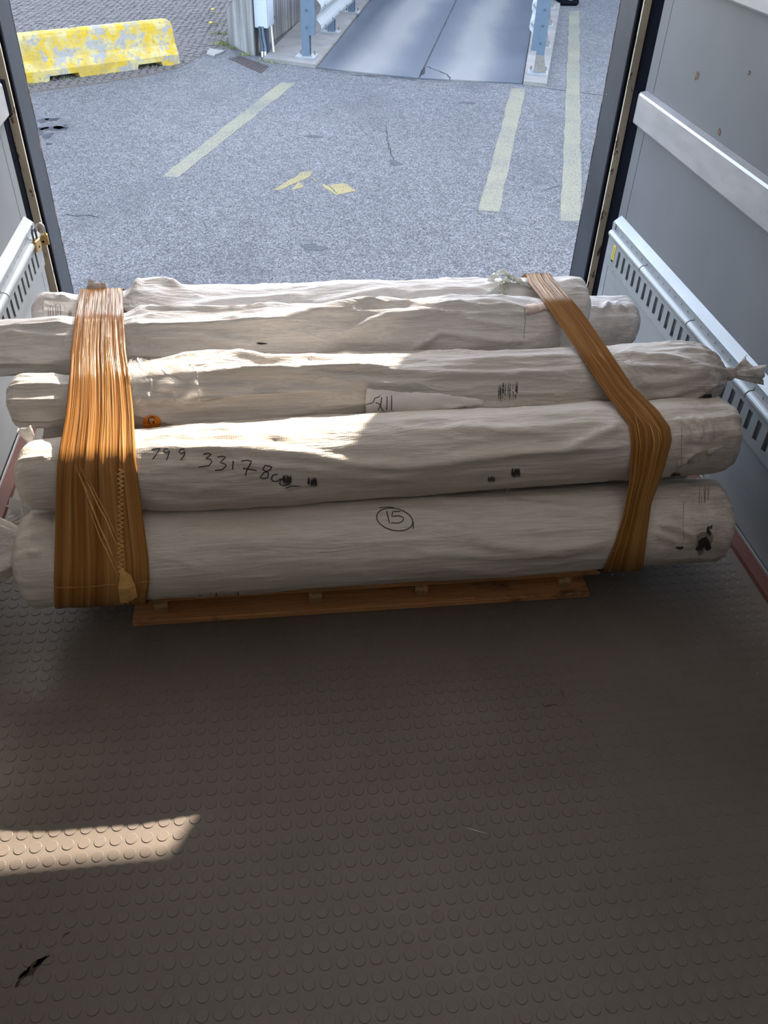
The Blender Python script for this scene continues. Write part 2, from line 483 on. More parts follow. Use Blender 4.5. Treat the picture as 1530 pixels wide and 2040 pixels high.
def barrier_mat():
    m, t, b = nt('flaking_yellow_paint_on_concrete')
    n = noise(t, coords(t, (1, 1, 1.3)), 3.4, 9, 0.72, 0.2); d = noise(t, coords(t), 26, 5, 0.75); g = noise(t, coords(t), 5.0, 6, 0.65)
    y = ramp(t, g, [(0.38, (0.43, 0.37, 0.18)), (0.56, (0.44, 0.30, 0.03))])
    c = mix(t, ramp(t, n, [(0.44, 0.0), (0.49, 1.0)]), (0.27, 0.262, 0.24), y)
    c = mix(t, ramp(t, d, [(0.56, 0.0), (0.66, 0.75)]), c, (0.17, 0.14, 0.085))
    lw = noise(t, coords(t, (2, 2, 2)), 2.0, 4)
    c = mix(t, ramp(t, lw, [(0.5, 0.0), (0.75, 0.5)]), c, (0.20, 0.18, 0.13))
    t.links.new(c, b.inputs['Base Color']); b.inputs['Roughness'].default_value = 0.9; b.inputs['Specular IOR Level'].default_value = 0.1
    bump(t, b, d, 0.35, 0.008); return m
M['barrier'] = barrier_mat()
M['cabinet'] = plain('pale_grey_cabinet', (0.38, 0.41, 0.45), 0.45, var=0.04, scale=4)
M['conduit'] = plain('blue_black_conduit', (0.05, 0.065, 0.09), 0.5)
M['cream_pipe'] = plain('cream_plastic_pipe', (0.60, 0.55, 0.45), 0.5, var=0.05)
M['iron'] = plain('brown_cast_iron', (0.060, 0.050, 0.047), 0.85, 0.0, var=0.2, bmp=0.2, spec=0.1)
M['gusset'] = plain('worn_brown_steel', (0.20, 0.18, 0.16), 0.5, 0.4, var=0.2)
M['grass'] = plain('grass_blades', (0.19, 0.20, 0.07), 0.8, var=0.45, scale=9)
M['dandelion'] = plain('dandelion_yellow', (0.80, 0.58, 0.03), 0.7, var=0.1)
M['oil'] = plain('oil_stain', (0.045, 0.047, 0.052), 0.9, var=0.35, scale=8, spec=0.05)
M['oil_faint'] = plain('faint_oil_stain', (0.075, 0.077, 0.082), 0.9, var=0.3, scale=30, spec=0.05)
M['crack'] = plain('dark_crack', (0.035, 0.035, 0.038), 0.95, spec=0.05)
M['facade'] = conc('pale_render', (0.42, 0.41, 0.39), (0.52, 0.51, 0.49), 0.3)
M['winglass'] = plain('window_glass', (0.06, 0.075, 0.09), 0.1)

RNG = random.Random(7)
GZ = -1.10                                            # street level below the truck floor

# ================================================================== TRUCK
YR, YF = 3.80, -2.20                                  # rear edge and front bulkhead
f_ = tag(MB().bbox(-1.27, 1.27, YF - 0.05, YR, -0.14, 0.0).build('floor', M['rubber']),
         'grey-brown studded rubber truck floor', None, None, 'structure')
# raised round studs, pitch measured on the floor
PITCH = 0.0346
def stud_geo(n, h=0.0013, r=0.0134):
    V = []; F = []
    for rr, z in ((r, -0.0003), (r * .985, h * 0.55), (r * 0.93, h)):
        for k in range(n):
            a = 2 * math.pi * k / n; V.append((rr * math.cos(a), rr * math.sin(a), z))
    for j in range(2):
        for k in range(n): F.append((j * n + k, j * n + (k + 1) % n, (j + 1) * n + (k + 1) % n, (j + 1) * n + k))
    F.append(tuple(range(2 * n, 3 * n)))
    return np.array(V), F
SV, SF = stud_geo(14)
spots = []
for i in range(-24, 45):
    x = -0.3630 + PITCH * i
    if abs(x) > 1.155: continue
    for j in range(-12, 88):
        spots.append((x, 0.7049 + PITCH * j))
vis = []
for x, y in spots:
    p = proj((x, y, 0)) if y > 0.3 else (-1, -1)
    if 2 < p[0] < 1528 and 0 < p[1] < 2036: vis.append((p[1], x, y))
vis.sort(reverse=True)
near = set((x, y) for _, x, y in vis[:300])
sme = bpy.data.meshes.new('stud'); sme.from_pydata(SV.tolist(), [], SF)
sme.materials.append(M['rubber']); sme.update()
restV = []; restF = []; b_ = 0
for x, y in spots:
    if (x, y) in near:
        link('stud', sme, f_, (x, y, 0))
    else:
        hz = 0.75 if x > 0.46 else 1.0
        restV.append(SV * np.array([1, 1, hz]) + np.array([x, y, 0])); restF += [tuple(v + b_ for v in f) for f in SF]; b_ += len(SV)
tag(mesh('far_studs', np.concatenate(restV), restF, M['rubber'], f_, False), None, None, None, 'stuff')

# wall panels, roof, bulkhead
wr = tag(MB().bbox(1.232, 1.275, YF, 3.44, 0.0, 2.45).build('wall_right', M['panel']), 'grey panelled right side wall of the truck', None, None, 'structure')
wlft = tag(MB().bbox(-1.275, -1.232, YF, 3.44, 0.0, 2.45).build('wall_left', M['panel']), 'grey panelled left side wall of the truck', None, None, 'structure')
tag(MB().bbox(-1.275, 1.275, YF - 0.05, YF, 0.0, 2.45).build('wall_front', M['panel']), None, None, None, 'structure')
tag(mesh('ceiling', [(-1.29, YF - .05, 2.45), (1.29, YF - .05, 2.45), (1.29, YR, 2.45), (-1.29, YR, 2.45)], [(0, 1, 2, 3)], M['roof']), 'unseen truck roof, made translucent to add soft fill light', None, None, 'structure')

def side(s, wall, dz, joint0, slot0):
    """kick plate, lashing track, top bar and rails of one side wall (s = +1 right, -1 left)"""
    X = lambda v: s * v
    def sweep(prof, y0, y1, name, mat, smooth=False):
        pr = [(X(x), y0, z + dz) for x, z in prof]
        return MB().extrude(pr, (0, y0, 0), (0, y1, 0)).build(name, mat, wall, smooth)
    sweep([(1.231, 0.0), (1.216, 0.0), (1.212, 0.30), (1.222, 0.305), (1.222, 0.425), (1.206, 0.43), (1.202, 0.478), (1.205, 0.482), (1.231, 0.503)],
          YF, 3.405, 'kick_plate', M['galv'])
    # end plate with its upright joint next to the door post
    sweep([(1.214, 0.03), (1.211, 0.29), (1.217, 0.29), (1.219, 0.03)], 3.392, 3.445, 'end_plate', M['galv'])
    sweep([(1.200, 0.44), (1.199, 0.478), (1.205, 0.478), (1.206, 0.44)], 3.372, 3.405, 'corner_plate', M['galv'])
    # slotted lashing track
    mb = MB(); y1 = 3.40
    def bx(y0, yy, z0, z1): mb.bbox(X(1.192), X(1.199), y0, yy, z0 + dz, z1 + dz)
    bx(YF, y1, 0.402, 0.424); bx(YF, y1, 0.306, 0.333)
    ys = [slot0 - 0.0612 * k for k in range(0, 60)]
    prev = y1
    for y in ys:
        bx(y + 0.0125, prev, 0.333, 0.402); prev = y - 0.0125
    bx(YF, prev, 0.333, 0.402)
    mb.build('lashing_track', M['galv'], wall)
    sweep([(1.212, 0.292), (1.192, 0.306), (1.197, 0.306), (1.215, 0.30)], YF, 3.40, 'track_flange', M['galv'])
    # half-round top bar in sections with open joints
    js = [3.38] + [joint0 - 0.468 * k for k in range(0, 12)]
    for a, b2 in zip(js[:-1], js[1:]):
        pr = [(X(1.196 - 0.019 * math.sin(t)), a, 0.437 + dz + 0.0165 * math.cos(t)) for t in [math.pi * k / 10 for k in range(11)]]
        pr += [(X(1.204), a, 0.420 + dz), (X(1.204), a, 0.454 + dz)]
        o = MB().extrude(pr, (0, a - 0.003, 0), (0, b2 + 0.003, 0))
        o.build('top_bar', M['galv'], wall, False)
    rv = MB()
    for k in range(60):
        y = 3.35 - 0.058 * k
        rv.disc((X(1.2045), y, 0.459 + dz), (-s, 0, 0), 0.0042, 8, 0.003)
        rv.disc((X(1.213), y - 0.02, 0.288 + dz), (-s, 0, 0), 0.0042, 8, 0.003)
    tag(rv.build('rivets', M['alu'], wall), None, None, None, 'stuff')
    # load rails
    for z0, z1 in ((0.868, 0.984), (1.372, 1.488)):
        z0 += dz * 0.8; z1 += dz * 0.8
        sweep([(1.231, z0 - dz), (1.203, z0 - dz + 0.003), (1.200, z0 - dz + 0.008), (1.200, z1 - dz - 0.008), (1.204, z1 - dz), (1.231, z1 - dz + 0.006)],
              YF, 3.425, 'load_rail', M['alu'])
        MB().bbox(X(1.197), X(1.232), 3.425, 3.462, z0 - 0.002, z1 + 0.002).build('rail_end_cap', M['black'], wall)
    # thin upright joint strip near the rear edge of the panel
    MB().bbox(X(1.2315), X(1.2335), 3.36, 3.364, 0.50 + dz, 2.45).build('panel_joint', M['dark_metal'], wall)
side(1, wr, 0.0, 2.999, 3.3145)
side(-1, wlft, 0.025, 2.816 + 0.468, 3.298)
# yellow sticker between two slots of the right track
MB().bbox(1.1905, 1.1925, 3.300, 3.325, 0.346, 0.408).build('sticker', M['yellow_sticker'], wr)
MB().bbox(1.1897, 1.1906, 3.311, 3.315, 0.352, 0.402).build('sticker_print', M['ink'], wr)
for px, py, w_, h_ in ((1388, 150, 0.014, 0.018), (1432, 263, 0.011, 0.011), (1492, 145, 0.006, 0.007)):
    r = ray(px, py); p = CAM + r * ((1.2305 - CAM[0]) / r[0])
    mb = MB()
    for k in range(5):
        q = (k - 2) / 2.5
        mb.box((1.2312, p[1] + q * w_, p[2] + RNG.uniform(-.2, .2) * h_), (0.0016, w_ * 0.22, h_ * RNG.uniform(1.0, 2.0)), 0, 1)
    tag(mb.build('rust_scuff', plain('rust_scuff', (0.27, 0.18, 0.12), 0.7), wr), kind='stuff')

# red-brown base rails with a bright edging strip
for s, nm, sl in ((1, 'baseboard_right', 'red-brown painted rail along the foot of the right wall'), (-1, 'baseboard_left', 'red-brown painted rail along the foot of the left wall')):
    mb = MB().extrude([(s * 1.166, YF, 0.001), (s * 1.170, YF, 0.012), (s * 1.204, YF, 0.018), (s * 1.211, YF, 0.018), (s * 1.211, YF, 0.001)], (0, YF, 0), (0, 3.72, 0))
    bb = tag(mb.build(nm, M['redbrown']), sl, None, None, 'structure')
    MB().bbox(s * 1.2065, s * 1.2105, YF, 3.44, 0.018, 0.026).build('edging_strip', M['alu'], bb)

# door posts
for s, nm, lb in ((1, 'trim_1', 'dark chipped door post at the right of the rear opening'), (-1, 'trim_2', 'dark chipped door post at the left of the rear opening')):
    yo = 0.0 if s > 0 else -0.03
    mb = MB().extrude([(s * 1.275, 3.605 + yo, 0), (s * 1.206, 3.605 + yo, 0), (s * 1.198, 3.613 + yo, 0), (s * 1.198, 3.792 + yo, 0), (s * 1.206, 3.80 + yo, 0), (s * 1.275, 3.80 + yo, 0)],
                      (0, 0, 0), (0, 0, 2.45))
    post = tag(mb.build(nm, M['post']), lb, None, None, 'structure')
    MB().bbox(s * 1.236, s * 1.275, 3.44, 3.605 + yo, 0, 2.45).build('door_gasket', M['black'], post)
    MB().bbox(s * 1.206, s * 1.24, 3.566 + yo, 3.577 + yo, 0, 2.45).build('seal_strip', M['seam'], post)
    MB().bbox(s * 1.2, s * 1.24, 3.590 + yo, 3.606 + yo, 0, 2.45).build('dark_lip', M['black'], post)
    MB().bbox(s * 1.197, s * 1.2, 3.793 + yo, 3.800 + yo, 0, 2.45).build('worn_edge', M['worn_edge'], post)
hd = tag(MB().bbox(-1.275, 1.275, 3.66, 3.80, 2.29, 2.45).build('trim_3', M['post']), 'dark header over the rear opening', None, None, 'structure')

# ================================================================== YARD
yard = tag(MB().bbox(-60, 60, -20, 90, GZ - 0.3, GZ).build('asphalt_yard', M['asphalt']), 'grey asphalt yard behind the truck', None, None, 'structure')
def ground_poly(name, pts, mat, parent=None, h=0.004, z=GZ, world=False):
    P = [p if world else onz(p[0], p[1], z) for p in pts]
    return MB().prism([(p[0], p[1]) for p in P], z - 0.01, z + h).build(name, mat, parent)
def wobble(pts, seg, amp):
    out = []
    for i in range(len(pts)):
        a = Vector(pts[i]).to_2d(); b2 = Vector(pts[(i + 1) % len(pts)]).to_2d()
        n = max(1, int((b2 - a).length / seg))
        for k in range(n):
            q = a.lerp(b2, k / n)
            out.append((q.x + RNG.uniform(-amp, amp), q.y + RNG.uniform(-amp, amp), 0))
    return out
def line(pts, label, mat):
    P = wobble([tuple(onz(p[0], p[1], GZ)) for p in pts], 0.25, 0.010)
    o = ground_poly('road_line', P, mat, None, 0.003, GZ, True)
    return tag(o, label, 'road marking')
line([(1134, 22), (1154, 22), (1158, 440), (1117, 440)], 'long pale yellow line on the asphalt, rightmost, beside the door post', M['line'])
line([(1019, 176), (1047, 177), (995, 422), (953, 420)], 'pale yellow line ending at the foot of the right guardrail kerb', M['line'])
line([(560, 164), (588, 167), (355, 354), (323, 352)], 'diagonal pale yellow line left of the weighbridge entrance', M['line'])
ar = thing('road_arrow', tuple(onz(630, 365, GZ)), 'worn yellow remains of an arrow painted on the asphalt', 'road marking')
for pts in ([(543, 379), (603, 343), (622, 341), (618, 352), (560, 378)], [(596, 362), (608, 372), (580, 380), (590, 370)],
            [(655, 369), (690, 365), (711, 380), (674, 388), (664, 378)], [(641, 369), (646, 367), (676, 389), (668, 389)], [(620, 352), (626, 356), (632, 361), (628, 361)]):
    P = wobble([tuple(onz(p[0], p[1], GZ)) for p in pts], 0.07, 0.012)
    ground_poly('arrow_stroke', P, M['line_yellow'], ar, 0.003, GZ, True)
def blob(name, px, py, rx, ry, mat, parent, seed, h=0.0025):
    c = onz(px, py, GZ); r = random.Random(seed); P = []
    ph = [r.uniform(0, 6.28) for _ in range(4)]
    for k in range(22):
        a = 2 * math.pi * k / 22
        q = 1 + 0.22 * math.sin(2 * a + ph[0]) + 0.15 * math.sin(3 * a + ph[1]) + 0.1 * math.sin(5 * a + ph[2])
        P.append((c[0] + rx * q * math.cos(a), c[1] + ry * q * math.sin(a), 0))
    ground_poly(name, P, mat, parent, h, GZ, True)
for i, (px, py, rx, ry) in enumerate(((86, 240, .07, .08), (105, 238, .07, .07), (80, 257, .08, .08), (108, 256, .12, .10), (120, 254, .07, .08), (80, 266, .05, .06), (95, 271, .06, .09), (97, 287, .03, .03), (130, 249, .02, .03),
                                       (625, 493, .10, .07), (787, 325, .07, .09), (625, 272, .10, .05), (930, 205, .10, .05))):
    blob('oil_stain', px, py, rx, ry, M['oil'] if i < 9 else M['oil_faint'], yard, i)
def crack(pts, wd, parent, z=GZ, h=0.0022):
    P = [np.array(onz(p[0], p[1], z)) for p in pts]; Q = []
    for a, b2 in zip(P[:-1], P[1:]):
        n = max(2, int(np.linalg.norm(b2 - a) / 0.06))
        for k in range(n): Q.append(a + (b2 - a) * k / n + np.array([RNG.uniform(-.012, .012), RNG.uniform(-.012, .012), 0]))
    Q.append(P[-1]); V = []; F = []
    for i, q in enumerate(Q):
        d = Q[min(i + 1, len(Q) - 1)] - Q[max(i - 1, 0)]; n = np.array([-d[1], d[0], 0]) / (np.linalg.norm(d) + 1e-9)
        ww = wd * RNG.uniform(0.4, 1.2) * (0.3 if i in (0, len(Q) - 1) else 1)
        V += [q + n * ww + np.array([0, 0, h]), q - n * ww + np.array([0, 0, h])]
    for i in range(len(Q) - 1): F.append((2 * i, 2 * i + 1, 2 * i + 3, 2 * i + 2))
    mesh('crack', V, F, M['crack'], parent)
crack([(128, 427), (150, 430), (178, 428), (199, 434)], 0.008, yard)
crack([(770, 250), (773, 290), (784, 318)], 0.006, yard)
crack([(1085, 378), (1100, 374), (1120, 368)], 0.006, yard)
crack([(1118, 40), (1135, 40), (1180, 38)], 0.008, yard)
crack([(1085, 176), (1118, 180), (1200, 190)], 0.01, yard)
crack([(700, 150), (760, 152), (830, 160)], 0.008, yard)

# weighbridge deck in two slabs, kerbs on both sides
e_v = Vector((0.289, 0.957, 0))
def deck_pt(a): return a
DL0 = onz(632, 137, GZ); DM0 = onz(835, 158, GZ); DR0 = onz(1040, 168, GZ)
DL1 = onz(742, -2, GZ); DM1 = onz(911, -2, GZ); DR1 = onz(1068, -2, GZ)
def far(a, b2, y): return a + (b2 - a) * ((y - a[1]) / (b2[1] - a[1]))
YE = 30.0
eL, eM, eR = far(DL0, DL1, YE), far(DM0, DM1, YE), far(DR0, DR1, YE)
def slab(name, quad, label):
    return tag(MB().prism([(p[0], p[1]) for p in quad], GZ - 0.05, GZ + 0.018).build(name, M['deck']), label, None, None, 'structure')
g = np.array([0.014, 0.0, 0])
s1 = slab('weighbridge_slab', [DL0, DM0 - g, eM - g, eL], 'left concrete slab of the weighbridge deck')
s2 = slab('weighbridge_slab', [DM0 + g, DR0, eR, eM + g], 'right concrete slab of the weighbridge deck')
crack([(848, 132), (870, 140), (890, 148), (898, 160)], 0.012, s2, GZ + 0.018)
crack([(840, 150), (846, 135)], 0.03, s1, GZ + 0.018)
crack([(640, 138), (740, 150), (835, 159), (900, 161)], 0.012, s1, GZ + 0.018)
kl = tag(MB().prism([tuple(onz(525, 122, GZ)[:2]), tuple(onz(592, 131, GZ)[:2]), tuple(onz(627, 136, GZ)[:2]), tuple((DL0 + (eL - DL0) * 0.02 - np.array([.03, 0, 0]))[:2]), tuple((eL - np.array([0.05, 0, 0]))[:2]), tuple((eL - np.array([1.15, 0, 0]))[:2])],
                    GZ - 0.05, GZ + 0.05).build('kerb_left', M['concrete']), 'pale concrete strip under the left guardrail', None, None, 'structure')
KR = [onz(1042, 169, GZ), onz(1088, 174, GZ), far(onz(1088, 174, GZ), onz(1118, -2, GZ), YE), far(onz(1042, 169, GZ), onz(1069, -2, GZ), YE)]
kr = tag(MB().prism([tuple(p[:2]) for p in KR], GZ - 0.05, GZ + 0.05).build('kerb_right', M['concrete']), 'pale concrete strip under the right guardrail', None, None, 'structure')

# guardrails
def guard(base, label, s, n, gusset, dirv, b0=0.02):
    base = Vector(base); dirv = Vector(dirv).normalized(); ang = math.atan2(dirv.y, dirv.x) - math.pi / 2
    side_ = Vector((dirv.y, -dirv.x, 0)) * s           # towards the deck
    t = thing('guardrail', base, label, 'guardrail', 'guardrails of the weighbridge')
    for k in range(n):
        p = base + dirv * (1.95 * k)
        MB().box(p + Vector((0, 0, 0.012)), (0.30, 0.24, 0.022), ang).build('base_plate', M['galv'], t)
        mb = MB()
        H = 1.15
        mb.box(p + Vector((0, 0, H / 2 + 0.02)), (0.012, 0.10, H), ang)
        for q in (-1, 1): mb.box(p + dirv * (0.05 * q) + Vector((0, 0, H / 2 + 0.02)), (0.12, 0.010, H), ang)
        mb.build('post', M['guard'], t)
        if gusset:
            gp = [p + Vector((0, 0, 0.024)) - dirv * 0.062 + side_ * a for a in (-0.12, 0.06)] + [p + Vector((0, 0, 0.25)) - dirv * 0.062 + side_ * a for a in (0.06, -0.06)]
            MB().extrude(gp, (0, 0, 0), tuple(dirv * 0.010)).build('gusset', M['gusset'], t)
        for q in (-0.11, 0.11):
            MB().tube([p + side_ * q + dirv * 0.085 + Vector((0, 0, 0.02)), p + side_ * q + dirv * 0.085 + Vector((0, 0, 0.075))], 0.013, 8).build('anchor_bolt', M['gusset'], t)
        # spacer between post and beam
        z0, z1 = 0.30, 0.98
        MB().box(p + side_ * 0.10 - dirv * 0.02 + Vector((0, 0, (z0 + z1) / 2)), (0.085, 0.07, z1 - z0), ang).build('spacer', M['guard'], t)
        for z in (0.40, 0.62, 0.82): MB().disc(p + side_ * 0.02 - dirv * 0.056 + Vector((0, 0, z)), -dirv, 0.018, 8, 0.012).build('bolt', M['conduit'], t)
    # W-beam: profile across (side, z)
    prof = [(a_, z_ - 0.06) for a_, z_ in ((0.0, 0.34), (0.03, 0.36), (0.075, 0.41), (0.085, 0.45), (0.075, 0.49), (0.012, 0.56), (0.012, 0.60), (0.075, 0.67), (0.085, 0.71), (0.075, 0.75), (0.03, 0.80), (0.0, 0.82))]
    back = [(a - 0.006, z) for a, z in reversed(prof)]
    st = base + dirv * b0
    pr = [st + side_ * (0.15 + a) + Vector((0, 0, z)) for a, z in prof + back]
    bm = MB().extrude(pr, (0, 0, 0), tuple(dirv * (1.95 * (n - 1) + 0.4 - b0))).build('beam', M['galv'], t)
    for k in range(n * 3):
        q = st + dirv * (0.25 + 0.6 * k)
        for z in (0.39, 0.65): MB().disc(q + side_ * 0.236 + Vector((0, 0, z)), side_, 0.016, 8, 0.012).build('bolt', M['guard'], bm)
pl = onz(611, 113, GZ + 0.05); pr_ = onz(1071, 146, GZ + 0.05)
guard((pl[0], pl[1], GZ + 0.05), 'blue-grey steel guardrail left of the weighbridge deck', 1, 5, False, (0.262, 0.965, 0))
guard((pr_[0], pr_[1], GZ + 0.05), 'blue-grey steel guardrail right of the weighbridge deck', -1, 5, True, (0.291, 0.957, 0), 1.3)

# concrete wall beside the weighbridge
P1 = Vector((-0.43, 14.44)); P0 = Vector((-0.84, 15.2)); dv = Vector((0.30, 1.0))
P2 = P1 + dv * 12; P3 = P0 + dv * 11.3
wc = tag(MB().prism([P1, P2, P3, P0], GZ - 0.05, [GZ + 1.08, GZ + 1.7, GZ + 1.7, GZ + 0.48]).build('wall_yard', M['wallconc']), 'weathered board-marked concrete wall beside the left guardrail', None, None, 'structure')
# electric cabinet on the wall
ct = thing('electric_cabinet', (P1.x + 0.1, P1.y + 0.15, GZ), 'pale grey metal electric cabinet fixed to the concrete wall, cables below', 'cabinet')
ang = -math.atan2(0.30, 1.0)
cc = Vector((P1.x + 0.17, P1.y + 0.17, GZ + 0.98))
MB().box(cc, (0.20, 0.32, 1.2), ang).build('cabinet_body', M['cabinet'], ct)
MB().box(cc + Vector((0.104, -0.03, 0)), (0.012, 0.29, 1.16), ang).build('cabinet_door', M['cabinet'], ct)
for dz_ in (-0.5, -0.2): MB().box(cc + Vector((0.155, 0.12, dz_)), (0.02, 0.02, 0.05), ang).build('hinge', M['conduit'], ct)
MB().box(cc + Vector((0.0, -0.05, -0.78)), (0.13, 0.10, 0.42), ang, 0.8).build('cable_trunk', M['conduit'], ct)
for k, (dx, dy) in enumerate(((-0.075, -0.165), (-0.03, -0.17))):
    a = cc + Vector((dx, dy, -0.58)); 
    MB().tube([a, a + Vector((0.01, 0, -0.15)), a + Vector((0.03, -0.01, -0.28)), a + Vector((0.025, -0.03, -0.40))], 0.020, 8).build('cable', M['guard'] if k else M['conduit'], ct)
    e = a + Vector((0.025, -0.03, -0.33))
    MB().tube([e, e + Vector((0, -0.01, -0.09))], 0.016, 8).build('cable_sleeve', M['paper'], ct)
a = cc + Vector((0.105, -0.09, -0.58)); MB().tube([a, a + Vector((0.02, -0.02, -0.38))], 0.016, 8).build('cream_pipe', M['cream_pipe'], ct)

# drain cover
gp = [onz(*p, GZ) for p in ((455, 117), (478, 112), (537, 133), (519, 146))]
gt = thing('drain_cover', tuple(np.mean(gp, 0)), 'brown cast-iron drain cover set in the asphalt before the concrete wall', 'drain cover')
MB().prism([tuple(p[:2]) for p in gp], GZ - 0.02, GZ + 0.006).build('cover_plate', M['iron'], gt)
for k in range(1, 10):
    t0 = k / 10; a = gp[0] + (gp[3] - gp[0]) * t0; b2 = gp[1] + (gp[2] - gp[1]) * t0
    d = (b2 - a); a2 = a + d * 0.08; b3 = b2 - d * 0.08
    MB().prism([tuple((a2 + np.array([0, -.012, 0]))[:2]), tuple((b3 + np.array([0, -.012, 0]))[:2]), tuple((b3 + np.array([0, .012, 0]))[:2]), tuple((a2 + np.array([0, .012, 0]))[:2])], GZ, GZ + 0.010).build('rib', M['iron'], gt)
st = [onz(*p, GZ) for p in ((408, 110), (418, 98), (446, 103), (425, 114))]
tag(MB().prism([tuple(p[:2]) for p in wobble([tuple(q) for q in st], 0.1, 0.02)], GZ - 0.02, GZ + 0.02).build('kerb_stone', M['concrete']), 'flat pale stone slab where cobbles meet the asphalt', 'stone')

# cobbled area: base, nearest cobbles one by one, the rest joined
edge = [onz(*p, GZ) for p in ((-40, 200), (55, 186), (200, 166), (300, 150), (362, 133), (404, 108), (440, 90))]
EX = [e[0] for e in edge]; EY = [e[1] for e in edge]
cobbase = tag(MB().prism([tuple(e[:2]) for e in edge] + [(P0.x - 0.02, P0.y), (2.0, 25.0), (-12, 25.0), (-12, 10.5)], GZ - 0.02, GZ + 0.006).build('cobbled_ground', M['sand']),
              'grey cobbled ground behind the yellow barrier', None, None, 'structure')
cob = []
ca, sa = math.cos(0.42), math.sin(0.42)
for i in range(-90, 90):
    for j in range(-20, 130):
        u = i * 0.115 + (0.0575 if j % 2 else 0); v = j * 0.105
        x = -1.6 + ca * u - sa * v; y = 13.2 + sa * u + ca * v
        if not (-9 < x < 2.0 and 11 < y < 23.5): continue
        if y < np.interp(x, EX, EY) + 0.07 + (9 if x > -0.86 and y < 15.25 else 0): continue
        if x > -0.80 + (y - 15.2) * 0.30 - 0.07: continue
        cob.append((x + RNG.uniform(-.014, .014), y + RNG.uniform(-.014, .014)))
def cob_vis(c):
    p = proj((c[0], c[1], GZ)); return 20 < p[0] < 480 and -5 < p[1] < 240 and not (30 + p[1] * .2 < p[0] < 340 and 0.1378 * (340 - p[0]) + 38 < p[1] < 0.13 * (360 - p[0]) + 125)
cv = sorted([c for c in cob if cob_vis(c)], key=lambda c: c[1])[:300]
cset = set(cv)
def cob_geo(r):
    w_, h_ = 0.050 * r.uniform(.88, 1.0), 0.045 * r.uniform(.88, 1.0)
    V = []; 
    for k, (q, z) in enumerate(((1.06, -0.01), (1.0, 0.006), (0.78, 0.013))):
        for sx, sy in ((-1, -1), (1, -1), (1, 1), (-1, 1)): V.append((sx * w_ * q, sy * h_ * q, z))
    F = [(0, 1, 5, 4), (1, 2, 6, 5), (2, 3, 7, 6), (3, 0, 4, 7), (4, 5, 9, 8), (5, 6, 10, 9), (6, 7, 11, 10), (7, 4, 8, 11), (8, 9, 10, 11)]
    return np.array(V), F
cmes = []
for k in range(5):
    V, F = cob_geo(random.Random(k)); me = bpy.data.meshes.new('cobble'); me.from_pydata(V.tolist(), [], F); me.materials.append(M['cobble']); me.update(); cmes.append(me)
rV = []; rF = []; b_ = 0
for c in cob:
    rz = 0.42 + RNG.uniform(-.08, .08)
    if c in cset:
        o = link('cobble', RNG.choice(cmes), cobbase, (c[0], c[1], GZ + 0.006 + RNG.uniform(-.004, .004))); o.rotation_euler = (RNG.uniform(-.04, .04), RNG.uniform(-.04, .04), rz)
    else:
        V, F = cob_geo(RNG); R = np.array(Matrix.Rotation(rz, 3, 'Z'))
        rV.append(V @ R.T + np.array([c[0], c[1], GZ + 0.006 + RNG.uniform(-.004, .004)])); rF += [tuple(q + b_ for q in f) for f in F]; b_ += len(V)
tag(mesh('far_cobbles', np.concatenate(rV), rF, M['cobble'], cobbase), None, None, None, 'stuff')

# yellow concrete barrier
A = Vector(onz(50, 171, GZ)); Bp = Vector(onz(361, 129.5, GZ)); du = (Bp - A).normalized(); A = A - du * 0.75
dn = Vector((-du.y, du.x, 0))                                       # away from the camera
bt = thing('concrete_barrier', tuple((A + Bp) / 2 + dn * 0.22), 'yellow-painted concrete road barrier with flaking paint, standing on the cobbles', 'barrier')
prof = [(0.0, 0.0), (0.0, 0.145), (0.085, 0.265), (0.135, 0.50), (0.155, 0.545), (0.19, 0.565), (0.27, 0.565), (0.305, 0.545), (0.325, 0.50), (0.375, 0.265), (0.46, 0.145), (0.46, 0.0)]
Lb = (Bp - A).length
def sect(sv, k=1.0, cut=0.0):
    out = []
    for d, z in prof:
        dd = 0.23 + (d - 0.23) * k
        out.append(A + du * sv + dn * dd + Vector((0, 0, max(z * (1 if z < .3 else 1 - (1 - k) * .5), cut))))
    return out
n1 = [onz(*p, GZ) for p in ((100, 165), (153, 152), (268, 138), (318, 131))]
sn = [(Vector(q) - A).dot(du) for q in n1]
mb = MB(); secs = [(0, .93, 0), (0.04, 1, 0)]
for a_, b2 in ((sn[0], sn[1]), (sn[2], sn[3])): secs += [(a_ - .001, 1, 0), (a_ + .02, 1, 0.075), (b2 - .02, 1, 0.075), (b2 + .001, 1, 0)]
secs += [(Lb - 0.10, 1, 0), (Lb - 0.04, .97, 0), (Lb, .86, 0)]
V = []; F = []
for s_ in secs: V += sect(*s_)
npf = len(prof)
for i in range(len(secs) - 1):
    for k in range(npf):
        F.append((i * npf + k, i * npf + (k + 1) % npf, (i + 1) * npf + (k + 1) % npf, (i + 1) * npf + k))
F += [tuple(range(npf)), tuple(range((len(secs) - 1) * npf, len(secs) * npf))]
mesh('barrier_body', V, F, M['barrier'], bt)
lp = A + du * 1.62 + dn * 0.22 + Vector((0, 0, 0.565))
MB().tube([lp - du * .05, lp - du * .03 + Vector((0, 0, .02)), lp + du * .03 + Vector((0, 0, .02)), lp + du * .05], 0.01, 6).build('lifting_loop', M['gusset'], bt)

